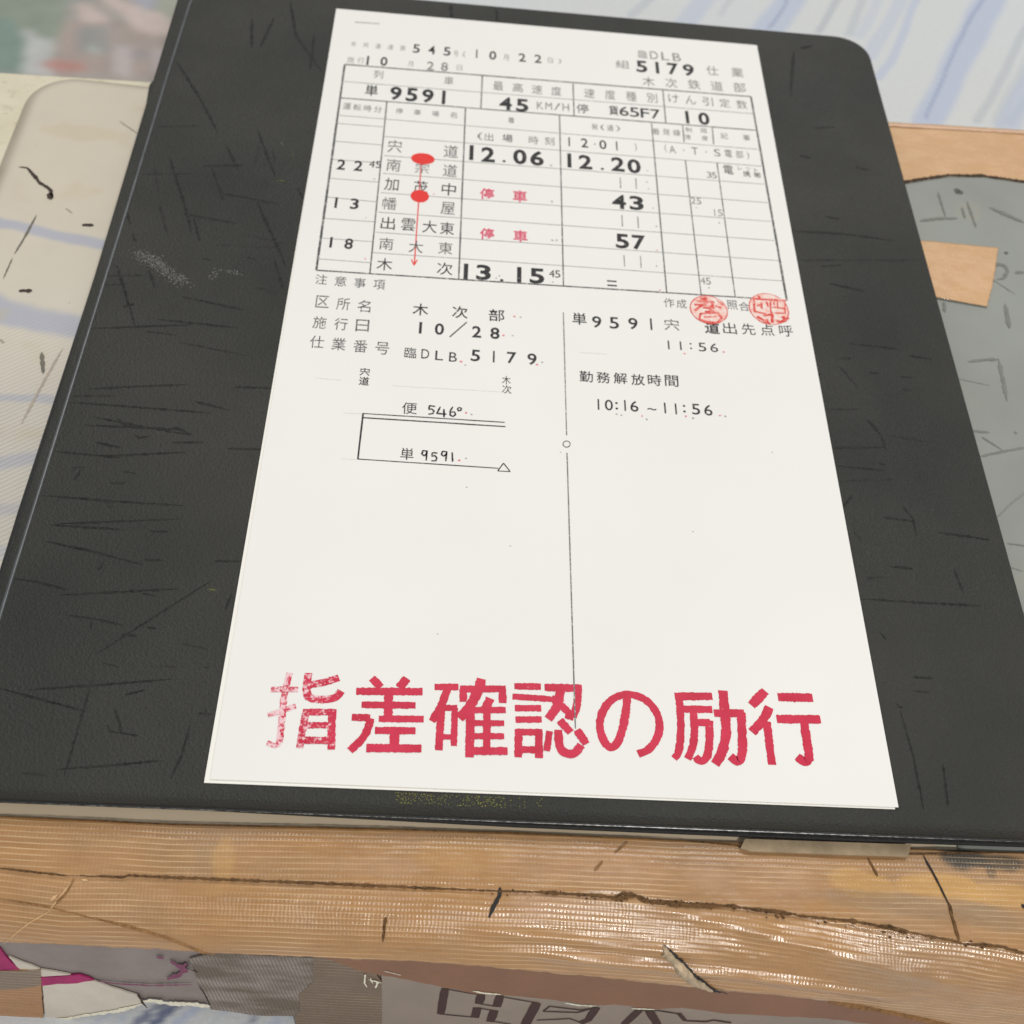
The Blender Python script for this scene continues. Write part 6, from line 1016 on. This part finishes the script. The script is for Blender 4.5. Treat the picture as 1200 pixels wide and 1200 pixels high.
c = blend(c, (206, 188, 160), smooth01((4-Y)/3)*.95)
for w, s_, pts in DATA['bands']:
    d = seg_dist(X, Y+(vnoise(X, Y, 9, 15)-.5)*2.5, pts); c = blend(c, (172, 176, 190), .85*s_*(1-smooth01((d-w*.45)/(w*.75))))  # blurred blue reflections of the striped cloth, blended into the vinyl colour
c = blend(c, (196, 184, 150), smooth01((vnoise(X, Y, 10, 77)-.62)*6)*.35)
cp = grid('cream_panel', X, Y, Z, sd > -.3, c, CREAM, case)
# grey panel
go = DATA['grey_outline']
xs = np.concatenate([np.arange(124, 134, 1.2), np.arange(134, 186, .5), np.arange(186, 226, 3)]); ys = np.concatenate([np.arange(-5.8, 30, .6), np.arange(30, 175, .6)])
X, Y = np.meshgrid(xs, ys)
top = np.interp(X, [120]+[p[0] for p in go]+[225], [152]+[p[1] for p in go]+[166])
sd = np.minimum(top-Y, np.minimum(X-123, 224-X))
Z = -6.9+1.2*smooth01((sd+.2)/2.2)*(.3+.7*smooth01((Y+6)/8))+(vnoise(X, Y, 22, 13)-.5)*.12
c = np.ones(X.shape+(3,))*np.array(lin((150, 154, 148)))
c = blend(c, (136, 139, 134), smooth01((vnoise(X, Y, 28, 18)-.3)*2)*.7)
c = blend(c, (164, 158, 142), smooth01((vnoise(X, Y, 12, 19)-.58)*5)*.30)
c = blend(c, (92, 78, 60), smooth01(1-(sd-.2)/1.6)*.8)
gp = grid('grey_panel', X, Y, Z, sd > -.3, c, GREY, case)
def zpanel(kind): return -5.4 if kind == 'c' else -5.6
def mark_parts(key, mats, z, nm, parent):
    for w, op, pts in DATA[key]:
        vs, fs = [], []; L_ = sum(math.hypot(a[0]-b[0], a[1]-b[1]) for a, b in zip(pts, pts[1:])); ribbon(vs, fs, [(x, y, z) for x, y in pts], w, .15, .3, seg=min(.5, L_/9))
        link(nm, mesh_from(vs, fs), mats[op], parent)
mark_parts('cream_marks', MARK, -5.38, 'scuff_mark', cp)
mark_parts('grey_marks', GMARK, -5.60, 'scuff_mark', gp)

# packing tape along the far edge and the loose patch
def tape_sheet(name, X, Y, Z, c, mat, U, V, keep=None, thick=.12):
    o = grid(name, X, Y, Z, keep, c, mat, case, np.stack([U, V], -1))
    m = o.modifiers.new('thickness', 'SOLIDIFY'); m.thickness = thick*MM; m.offset = -1
    return o
xs = np.arange(122, 237, 1.0); t = np.linspace(0, 1, 30)
X, T_ = np.meshgrid(xs, t)
ylo = np.interp(X, [120]+[p[0] for p in go]+[226, 240], [150]+[p[1]-.1 for p in go]+[166, 165])+(vnoise(X, X*0, 3, 5)-.5)*.5
yf = FAR(X)+.35
a = np.clip(T_/.8, 0, 1); b = np.clip((T_-.8)/.2, 0, 1)
Y = ylo+(yf-ylo)*a; Y = Y+.25*np.sin(b*math.pi/2); Z = -6.45+.25*(1-a)*0-7*b**1.4+(vnoise(X, Y, 10, 4)-.5)*.25*(1-b)
tape_sheet('tape_strip', X, Y, Z, None, TAPE_SMOOTH, X, Y)
# light fold along the far edge of that tape
vs, fs = [], []; ribbon(vs, fs, [(x, FAR(x)-1.3+.006*(x-150), -6.22) for x in range(140, 226, 4)], 1.1, 1, .15)
link('tape_fold', mesh_from(vs, fs), plain('pinkish_tape_edge', (214, 178, 150), .4), case)
# dirt line where the tape meets the grey panel
vs, fs = [], []; ribbon(vs, fs, [(p[0], p[1]-.35, -6.12) for p in go]+[(200, 169.0, -6.12)], .95, 1, .5, seg=.5)
link('dirt_line', mesh_from(vs, fs), plain('dark_dirt', (66, 50, 34), .9), case)
pts = DATA['patch']; A, B, Cc, D_, E = [Vector((x, y, 0)) for x, y in pts]
uu, vv = np.meshgrid(np.linspace(0, 1, 60), np.linspace(0, 1, 40))
tl, tr, br, bl = pts[0], pts[1], pts[3], pts[4]
X = (tl[0]*(1-uu)+tr[0]*uu)*(1-vv)+(bl[0]*(1-uu)+br[0]*uu)*vv; Y = (tl[1]*(1-uu)+tr[1]*uu)*(1-vv)+(bl[1]*(1-uu)+br[1]*uu)*vv
X = X+.35*np.sin(vv*math.pi)*uu+(vnoise(Y, Y*0, 1.2, 3)-.5)*.35*uu
Z = -5.35+(vnoise(X, Y, 6, 14)-.5)*.25+.35*smooth01((vv-.85)/.15)*smooth01(1-abs(uu-.15)/.3)
tape_sheet('tape_patch', X, Y, Z, None, TAPE_SMOOTH, Y, X)

# packing tape over the front edge: an upper and a lower strip
BC = dict(y=(206, 160, 92), k=(70, 62, 50), g=(150, 124, 92), p=(190, 152, 122))
def front_tape(name, s0, s1, ds, lift, ragged, over=None):
    xs = np.arange(-88, 232, .42); ss = np.arange(s0, s1+ds*.5, ds)
    # only the part near the camera needs the fine mesh
    X, S = np.meshgrid(xs, ss)
    fS = (S-s0)/(s1-s0)
    rag = (vnoise(X, X*0, 1.1, 61, 3)-.5)*ragged
    S = S+rag*fS**6
    yy, zz = surf(X, S); w = wrinkle(X, S)
    y2, z2 = surf(X, S+.01); ty, tz = y2-yy, z2-zz; L = np.hypot(ty, tz)+1e-9
    ny, nz = tz/L, -ty/L   # outward
    sg = np.where(nz < 0, -1, 1); ny, nz = ny*sg, nz*sg
    Y = yy+ny*(w+lift); Z = zz+nz*(w+lift)
    c = np.ones(X.shape+(3,))*np.array(lin((176, 131, 80)))
    c = blend(c, (172, 134, 94), smooth01((vnoise(X, S*12, 16, 66)-.3)*2)*.8)
    c = blend(c, (168, 128, 84), smooth01((vnoise(X, S*9, 7, 67)-.5)*4)*.35)
    for bx, bs, rx, rs, col, op in DATA['tape_blobs']:
        d = np.hypot((X-bx)/rx, (S-bs)/rs)+(vnoise(X, S*10, 3, 70)-.5)*.6
        c = blend(c, BC[col], op*(1-smooth01((d-.7)/.5)))
    V = np.cumsum(np.concatenate([np.zeros((1, X.shape[1])), np.hypot(np.diff(yy, axis=0), np.diff(zz, axis=0))], 0), 0)
    return tape_sheet(name, X, Y, Z, c, TAPE, X, V+s0*9, None, .15)
lower_tape = front_tape('tape_strip', .93, 2.0, .018, .12, .035)
upper_tape = front_tape('tape_strip', 0.0, 1.0, .022, .30, .05)
def surf_pt(x, s, off):
    yy, zz = surf(np.array([x]), np.array([s])); y2, z2 = surf(np.array([x]), np.array([s+.01])); w = wrinkle(np.array([x]), np.array([s]))
    ty, tz = float(y2[0]-yy[0]), float(z2[0]-zz[0]); L = math.hypot(ty, tz)+1e-9; ny, nz = tz/L, -ty/L
    if nz < 0: ny, nz = -ny, -nz
    k = float(w[0])+off
    return (x, float(yy[0])+ny*k, float(zz[0])+nz*k)
TMAT = dict(d=DIRT, b=DIRTB, k=PEN, l=GLINT); TNAME = dict(d='dirt_line', b='tape_overlap', k='pen_mark', l='tape_crease')
for kind, w, pts in DATA['tape_marks']:
    vs, fs = [], []
    dense = []
    for (xa, sa), (xb, sb) in zip(pts, pts[1:]):
        n = max(1, int(abs(xb-xa)/.8+abs(sb-sa)*8/.8))
        dense += [(xa+(xb-xa)*i/n, sa+(sb-sa)*i/n) for i in range(n)]
    dense.append(tuple(pts[-1]))
    P = [surf_pt(x, s, .66 if s < 1.03 else .42) for x, s in dense]
    ribbon(vs, fs, P, w*(1 if kind != 'b' else .8), .35, (.30 if w < .3 else .45) if kind in 'dl' else .2, (0, -.35, .9), seg=.45)
    link(TNAME[kind], mesh_from(vs, fs), TMAT[kind], case)
# crumbs of dirt caught in the seam
vs, fs = [], []
for i in range(120):
    k = random.random(); x = 45+95*k; yy, _ = 0, 0
    s = 1.0+random.gauss(0, .03)
    p = surf_pt(x, s, .5); r_ = random.uniform(.05, .28)
    b = len(vs); m = random.randint(4, 6)
    vs += [(p[0]+r_*math.cos(a_*6.283/m)*random.uniform(.6, 1.5), p[1]+r_*math.sin(a_*6.283/m)*random.uniform(.5, 1), p[2]) for a_ in range(m)]
    vs.append((p[0], p[1], p[2]+r_*.5)); fs += [(b+a_, b+(a_+1) % m, b+m) for a_ in range(m)]
o = link('seam_dirt', mesh_from(vs, fs), DIRT, case); o['kind'] = 'stuff'
# torn flap
a_, b_ = DATA['flap']
vs, fs = [], []
n = 26
def along(P, t):
    t = t*(len(P)-1); i = min(int(t), len(P)-2); f_ = t-i; return P[i][0]+(P[i+1][0]-P[i][0])*f_, P[i][1]+(P[i+1][1]-P[i][1])*f_
for i in range(n):
    t = i/(n-1); xa, sa = along(a_, t); xb, sb = along(b_, t); xb -= 1.6*math.sin(t*3.1)
    for k in range(6):
        q = k/5; x = xa+(xb-xa)*q+random.gauss(0, .10); s = sa+(sb-sa)*q
        vs.append(surf_pt(x, min(s, 2.1), .25+1.0*math.sin(q*math.pi)*math.sin(t*math.pi)+random.random()*.35))
    if i: 
        for k in range(5): fs.append(((i-1)*6+k, (i-1)*6+k+1, i*6+k+1, i*6+k))
link('torn_flap', mesh_from(vs, fs), FLAP, case)
vs, fs = [], []; ribbon(vs, fs, [surf_pt(x+.15, s, .62) for x, s in a_], .45, .3, .6, (0, -.35, .9), seg=.4)
link('dirt_line', mesh_from(vs, fs), PEN, case)
# side wall pieces
nn = Vector(DATA['side'][1])
PN = dict(side_light='torn_card', magenta='magenta_print', brown_tape='tape_strip', dull_tape='tape_strip', cloth_tape='cloth_tape', dark_tape='tape_strip', label_grey='film_label', brown_band='tape_strip')
for col, pts in DATA['side_polys']:
    P = [Vector(p) for p in pts]; fine = []
    for i, p in enumerate(P):
        q = P[(i+1) % len(P)]; m = max(1, int((q-p).length/1.2))
        for k in range(m):
            w = p.lerp(q, k/m)
            if k: w = w+Vector((random.gauss(0, .05), 0, 0))+Vector(DATA['side'][1]).cross(Vector((1, 0, 0)))*random.gauss(0, .09)
            fine.append(w)
    m = len(fine); th = nn*.3
    vs = [tuple(p) for p in fine]+[tuple(p-th) for p in fine]
    fs = [tuple(range(m))]+[(i, (i+1) % m, (i+1) % m+m, i+m) for i in range(m)]
    me = mesh_from(vs, fs)
    l = me.uv_layers.new(name='UVMap')
    for p in me.polygons:
        for li in p.loop_indices:
            co = me.vertices[me.loops[li].vertex_index].co; l.data[li].uv = (co.x*1000, co.z*1000)
    bm = bmesh.new(); bm.from_mesh(me); bmesh.ops.triangulate(bm, faces=[f for f in bm.faces if len(f.verts) > 4]); bmesh.ops.recalc_face_normals(bm, faces=bm.faces); bm.to_mesh(me); bm.free()
    o = link(PN[col], me, SIDE[col], case)
    if col == 'brown_band': film = o
    if col == 'label_grey': lab = o; o['label'] = 'grey film label printed with brown outlined letters'
RN = dict(white_edge='torn_edge', magenta_dark='magenta_print', ink_dark='crack', letter='printed_letter')
for col, w, pts in DATA['side_ribbons']:
    vs, fs = [], []; ribbon(vs, fs, pts, w, .9 if col == 'letter' else .4, .08 if col == 'letter' else .45, tuple(nn), seg=.4 if col != 'letter' else 1.5)
    link(RN[col], mesh_from(vs, fs), SIDE[col], lab if col == 'letter' else case)
# worn paper strip under the right of the folder
pts = DATA['strip']
flat_poly_obj('paper_strip', pts, -5.0, plain('dirty_paper_strip', (158, 140, 114), .8, .2, .22, 260, .4), case, .5)

# ------------------------------------------------------------------ the black folder
folder = thing('black_folder', 'scuffed black leatherette folder lying on the taped case, with a printed white sheet on top', 'folder')
def rounded(x0, x1, y0, y1, radii, n=9):
    pts = []
    for (cx, cy, a0, r_) in ((x1, y1, 0, radii[0]), (x0, y1, 90, radii[1]), (x0, y0, 180, radii[2]), (x1, y0, 270, radii[3])):
        ox = cx-r_ if cx == x1 else cx+r_; oy = cy-r_ if cy == y1 else cy+r_
        for i in range(n+1):
            a = math.radians(a0+90*i/n); pts.append((ox+r_*math.cos(a), oy+r_*math.sin(a), math.cos(a), math.sin(a)))
    return pts
def loft(outline, prof, bottom_prof):
    """rings from the flat top outwards and down; (inset, z). The front side has a wider roll."""
    vs, fs = [], []; n = len(outline)
    dense = []
    for i in range(n):
        a = outline[i]; b = outline[(i+1) % n]; L = math.hypot(a[0]-b[0], a[1]-b[1]); m = max(1, int(L/4))
        for k in range(m):
            t = k/m; nx = a[2]*(1-t)+b[2]*t; ny = a[3]*(1-t)+b[3]*t; q = math.hypot(nx, ny); dense.append((a[0]*(1-t)+b[0]*t, a[1]*(1-t)+b[1]*t, nx/q, ny/q))
    n = len(dense)
    for (i1, z1), (i2, z2) in zip(prof, bottom_prof):
        for x, y, nx, ny in dense:
            w = max(0, -ny)**2; ins = i1*(1-w)+i2*w; z = z1*(1-w)+z2*w
            vs.append((x-nx*ins, y-ny*ins, z))
    for r_ in range(len(prof)-1):
        for k in range(n): fs.append((r_*n+k, r_*n+(k+1) % n, (r_+1)*n+(k+1) % n, (r_+1)*n+k))
    top = len(vs); vs.append((51, 107, vs[0][2])); vs.append((51, 107, vs[(len(prof)-1)*n][2])); b0 = (len(prof)-1)*n
    for k in range(n): fs.append((top, k, (k+1) % n)); fs.append((top+1, b0+(k+1) % n, b0+k))
    me = mesh_from(vs, fs, True)
    bm = bmesh.new(); bm.from_mesh(me); bmesh.ops.recalc_face_normals(bm, faces=bm.faces); bm.to_mesh(me); bm.free()
    return me, n
X0, X1, Y0, Y1 = -40.9, 143.6, -4.05, 218.6
out = rounded(X0, X1, Y0, Y1, (9.0, 5.0, 6.0, 7.0))
side_p = [(1.0, -.40), (.75, -.42), (.5, -.50), (.3, -.62), (.14, -.82), (.04, -1.1), (0, -1.5), (0, -2.0), (.05, -2.5), (.6, -2.7), (.9, -2.8)]
front_p = [(2.7, -.40), (2.0, -.45), (1.45, -.66), (1.05, -1.0), (.72, -1.5), (.5, -2.0), (.40, -2.4), (.42, -2.7), (.45, -2.9), (.5, -3.0), (1.2, -3.1)]
me, n = loft(out, side_p, front_p)
link('front_cover', me, LEATHER, folder)
# welt round the cover (pressed rim)
o2 = rounded(X0+.1, X1-.1, Y0+.1, Y1-.1, (9.0, 5.0, 6.0, 7.0))
me, n = loft(o2, [(.5, -2.75), (.2, -2.8), (0, -2.95), (0, -3.15), (.2, -3.3), (.8, -3.4)], [(1.0, -2.9), (.35, -2.92), (-.02, -3.05), (-.08, -3.25), (.1, -3.42), (.9, -3.5)])
link('welt', me, EDGE, folder)
vs, fs = [], []; ribbon(vs, fs, [(x, Y0+.06-.0, -2.98) for x in np.arange(X0+8, X1-7, .8)], .10, .3, .6, (0, -.5, .86), seg=.4)  # silver sheen along the rim, painted as a thin pale ribbon
link('painted_rim_sheen', mesh_from(vs, fs), RIM_SHEEN, folder)
# inner leaf and back cover
o3 = rounded(X0+1.2, X1-1.2, Y0+.55, Y1-1, (8, 5, 5, 6))
me, n = loft(o3, [(1, -3.5), (.1, -3.6), (0, -3.9), (.1, -4.2), (1, -4.3)], [(1, -3.5), (.1, -3.6), (0, -3.9), (.1, -4.2), (1, -4.3)]); link('inner_leaf', me, EDGE, folder)
bl = [p for p in DATA['back_left']]; bb = DATA['back_bottom']
poly = [(b[0], b[1]) for b in bb]+[(142.2, 2.0), (142.0, 210), (136, 216.5), (-30, 219)]+[(p[0], p[1]) for p in bl]+[(-43.6, 20), (-43.0, 1), (-40, -2.2)]
m = len(poly); cx, cy = 50, 105
def inset(p, d): L = math.hypot(p[0]-cx, p[1]-cy); return (p[0]-(p[0]-cx)/L*d, p[1]-(p[1]-cy)/L*d)
vs = []
for d, z in ((.8, -4.38), (.25, -4.45), (0, -4.75), (0, -5.2), (.25, -5.5), (.8, -5.52)):
    vs += [inset(p, d)+(z,) for p in poly]
fs = [(r_*m+k, r_*m+(k+1) % m, (r_+1)*m+(k+1) % m, (r_+1)*m+k) for r_ in range(5) for k in range(m)]+[tuple(range(m)), tuple(reversed(range(5*m, 6*m)))]
me = mesh_from(vs, fs); bm = bmesh.new(); bm.from_mesh(me); bmesh.ops.recalc_face_normals(bm, faces=bm.faces); bm.to_mesh(me); bm.free()
link('back_cover', me, EDGE, folder)
# piping along the spine
pts = [(-39.3, 4, -.42), (-39.4, 30, -.36), (-39.1, 50, -.34), (-38.6, 90, -.33), (-38.0, 135, -.33), (-37.7, 180, -.33), (-37.3, 207, -.34), (-36.6, 213, -.36)]
vs, fs = [], []; k = 0
fine = []
for a, b in zip(pts, pts[1:]):
    for i in range(6): fine.append(Vector(a).lerp(Vector(b), i/6))
for i, p in enumerate(fine):
    for j in range(8): vs.append((p.x+.34*math.cos(j*math.pi/4)*(1+.15*random.random()), p.y, p.z-.12+.26*math.sin(j*math.pi/4)))
    if i:
        for j in range(8): fs.append(((i-1)*8+j, (i-1)*8+(j+1) % 8, i*8+(j+1) % 8, i*8+j))
link('piping', mesh_from(vs, fs, True), PIPING, folder)
# rubbed marks on the cover
for i, (w, pts, faint) in enumerate(DATA['scuffs']):
    vs, fs = [], []; ribbon(vs, fs, [(x, y, -.39+i*.00025) for x, y in pts], w*(.82 if not faint else .75), .22, .55, seg=.4)
    link('scuff_mark', mesh_from(vs, fs), SCUFF2 if faint else SCUFF, folder)
for key, nm in (('w', 'chalk_flecks'), ('y', 'yellow_flecks'), ('v', 'grey_flecks')):
    vs, fs = [], []
    for cc, x, y in DATA['flecks']:
        if cc != key: continue
        r_ = dict(w=random.uniform(.05, .15), y=random.uniform(.05, .13), v=random.uniform(.04, .10))[key]
        L = r_*(random.uniform(1, 2.6) if key != 'y' else 1); a = -.75+random.gauss(0, .3) if key == 'w' else random.random()*3
        b = len(vs); zz = -.37
        if y < -1.8: zz = -.40-(.12*(-1.8-y)**1.3)
        for sx, sy in ((-1, -.3), (.2, -1), (1, .2), (-.1, 1)):
            px = sx*L; py = sy*r_*.7; vs.append((x+px*math.cos(a)-py*math.sin(a), y+px*math.sin(a)+py*math.cos(a), zz+.03))
        fs.append((b, b+1, b+2, b+3))
    o = link(nm, mesh_from(vs, fs), FLECK[key], folder); o['kind'] = 'stuff'

# ------------------------------------------------------------------ the sheets
def sheet(name, corners, ztop, th, mat, lift):
    vs, fs = [], []; nx, ny = 40, 60
    (bl, br, tr, tl) = corners
    for lay in (0, 1):
        for j in range(ny+1):
            for i in range(nx+1):
                u, v = i/nx, j/ny
                x = (bl[0]*(1-u)+br[0]*u)*(1-v)+(tl[0]*(1-u)+tr[0]*u)*v; y = (bl[1]*(1-u)+br[1]*u)*(1-v)+(tl[1]*(1-u)+tr[1]*u)*v
                vs.append((x, y, ztop-lay*th))
    N = (nx+1)*(ny+1)
    for j in range(ny):
        for i in range(nx):
            a = j*(nx+1)+i; fs.append((a, a+1, a+nx+2, a+nx+1)); fs.append((N+a+nx+1, N+a+nx+2, N+a+1, N+a))
    ring = [i for i in range(nx+1)]+[j*(nx+1)+nx for j in range(1, ny+1)]+[ny*(nx+1)+i for i in range(nx-1, -1, -1)]+[j*(nx+1) for j in range(ny-1, 0, -1)]
    for a, b in zip(ring, ring[1:]+ring[:1]): fs.append((a, N+a, N+b, b))
    return link(name, mesh_from(vs, fs), mat)
under = sheet('paper_sheet', DATA['under'], -.20, .14, PAPER2, 0)
under['label'] = 'blank white sheet peeking out under the printed schedule sheet on the black folder'; under['category'] = 'paper'
card = sheet('schedule_sheet', [(0, 0), (112, 0), (112, 210.05), (0, 210.05)], 0, .13, PAPER, 0)
card['label'] = 'white printed railway duty sheet with a timetable grid and large red stamped characters'; card['category'] = 'paper'

# glyph outlines from the built-in font
cache = {}
def glyph(ch, wt):
    key = (ch, wt)
    if key in cache: return cache[key]
    cu = bpy.data.curves.new('glyph', 'FONT'); cu.body = ch; cu.size = 1.0; cu.offset = wt; cu.resolution_u = 3; cu.dimensions = '2D'; cu.fill_mode = 'BOTH'
    ob = bpy.data.objects.new('glyph', cu); COL.objects.link(ob); bpy.context.view_layer.update()
    me = bpy.data.meshes.new_from_object(ob.evaluated_get(bpy.context.evaluated_depsgraph_get()))
    V = [(v.co.x, v.co.y) for v in me.vertices]; F = [tuple(p.vertices) for p in me.polygons]
    bpy.data.objects.remove(ob); bpy.data.curves.remove(cu); bpy.data.meshes.remove(me)
    if V:
        xs = [a for a, _ in V]; ys = [b for _, b in V]; bb = (min(xs), max(xs), min(ys), max(ys))
    else: bb = (0, 1, 0, 1)
    cache[key] = (V, F, bb); return cache[key]
NARROW = {'(': 1, ')': 1, ':': .35, '.': .3, '·': .3, '|': .2}
def put_glyph(vs, fs, ch, cx, cy, w, h, wt, z, rot=0.0):
    base = len(vs)
    if ch == '1':       # the numbering stamp prints 1 as a plain bar
        t = max(w*(.25 if wt > .015 else .16), .18)
        V = [(-t/2, -h/2), (t/2, -h/2), (t/2, h/2), (-t/2, h/2)]
        for x, y in V: vs.append((cx+x, cy+y, z))
        fs.append((base, base+1, base+2, base+3)); return
    if ch in '.·':
        r_ = w*.11; m = 8
        for i in range(m): vs.append((cx+r_*math.cos(i*6.283/m), cy+r_*math.sin(i*6.283/m), z))
        fs.append(tuple(range(base, base+m))); return
    V, F, (x0, x1, y0, y1) = glyph(ch, wt)
    W = max(x1-x0, 1e-4); H = max(y1-y0, 1e-4)
    if ch == '~': sx = w/W; sy = sx
    elif ch == ':': sy = h*.7/H; sx = sy
    elif ord(ch) < 128 and ch not in '()': sx = w*.84/W; sy = h/H
    elif ch in '()': sx = w*.6/W; sy = h/H
    else:
        s_ = max(W, H)      # keep narrow kanji narrow
        sx = w*.92/max(W, .72*s_); sy = h/max(H, .72*s_)
    ca, sa = math.cos(rot), math.sin(rot); mx, my = (x0+x1)/2, (y0+y1)/2
    for x, y in V:
        a = (x-mx)*sx; b = (y-my)*sy; vs.append((cx+a*ca-b*sa, cy+a*sa+b*ca, z))
    for f in F: fs.append(tuple(base+i for i in f))
for ink_, wt, G in DATA['text']:
    vs, fs = [], []
    for ch, x, y, w, h in G: put_glyph(vs, fs, ch, x, y, w, h, wt, .035, random.gauss(0, .012))
    link('printed_text', mesh_from(vs, fs), INK[ink_], card)
for char in DATA['stamp']:
    vs, fs = [], []
    for i, (w, pts) in enumerate(char):
        P = [Vector((x, y, .045+.003*i)) for x, y in pts]
        if len(P) > 2:      # round the bends
            for _ in range(2):
                Q = [P[0]]
                for a, b in zip(P, P[1:]): Q += [a.lerp(b, .25), a.lerp(b, .75)]
                P = Q+[P[-1]]
        ribbon(vs, fs, P, w, .94, .10, seg=.26)
    link('stamped_character', mesh_from(vs, fs), STAMP, card)
card_lines = {}
for i, (ink_, w, pts) in enumerate(DATA['lines']):
    vs, fs = [], []; ribbon(vs, fs, [(x, y, (.11 if pts[-1][1] < 30 else .012+i*.0003)) for x, y in pts], w, 1, .12, seg=3)
    link('ruled_line', mesh_from(vs, fs), INK[ink_], card)
for ink_, w, pts in DATA['hand']:
    vs, fs = [], []; ribbon(vs, fs, [(x, y, .035) for x, y in pts], w, .7, .15, seg=.3)
    link('pen_stroke', mesh_from(vs, fs), INK[ink_], card)
def disc(cx, cy, rx, ry, z, n=20, wob=0.0):
    vs = [(cx+rx*math.cos(i*6.2832/n)*(1+random.gauss(0, wob)), cy+ry*math.sin(i*6.2832/n)*(1+random.gauss(0, wob)), z) for i in range(n)]
    return vs, [tuple(range(n))]
for cc, x, y, r_ in DATA['dots']:
    vs, fs = disc(x, y, r_, r_*.9, .032, 8, .15); link('proof_dot', mesh_from(vs, fs), INK[cc], card)
for x, y, rx, ry in DATA['spots']:
    vs, fs = disc(x, y, rx, ry, .055, 28, .012); link('red_spot', mesh_from(vs, fs), INK['r2'], card)
for x, y, rx, ry, strokes in DATA['seals']:
    vs, fs = disc(x, y, rx, ry, .048, 32)
    wash = link('seal_stamp', mesh_from(vs, fs), INK['wash'], card)
    vs, fs = [], []
    ribbon(vs, fs, [(x+rx*math.cos(a), y+ry*math.sin(a), .053) for a in np.linspace(0, 6.2832, 33)], .26, 1, .35, seg=.5)
    for i, (w, pts) in enumerate(strokes): ribbon(vs, fs, [(a, b, .054+i*.001) for a, b in pts], w, .8, .3, seg=.25)
    link('seal_print', mesh_from(vs, fs), INK['seal'], wash)
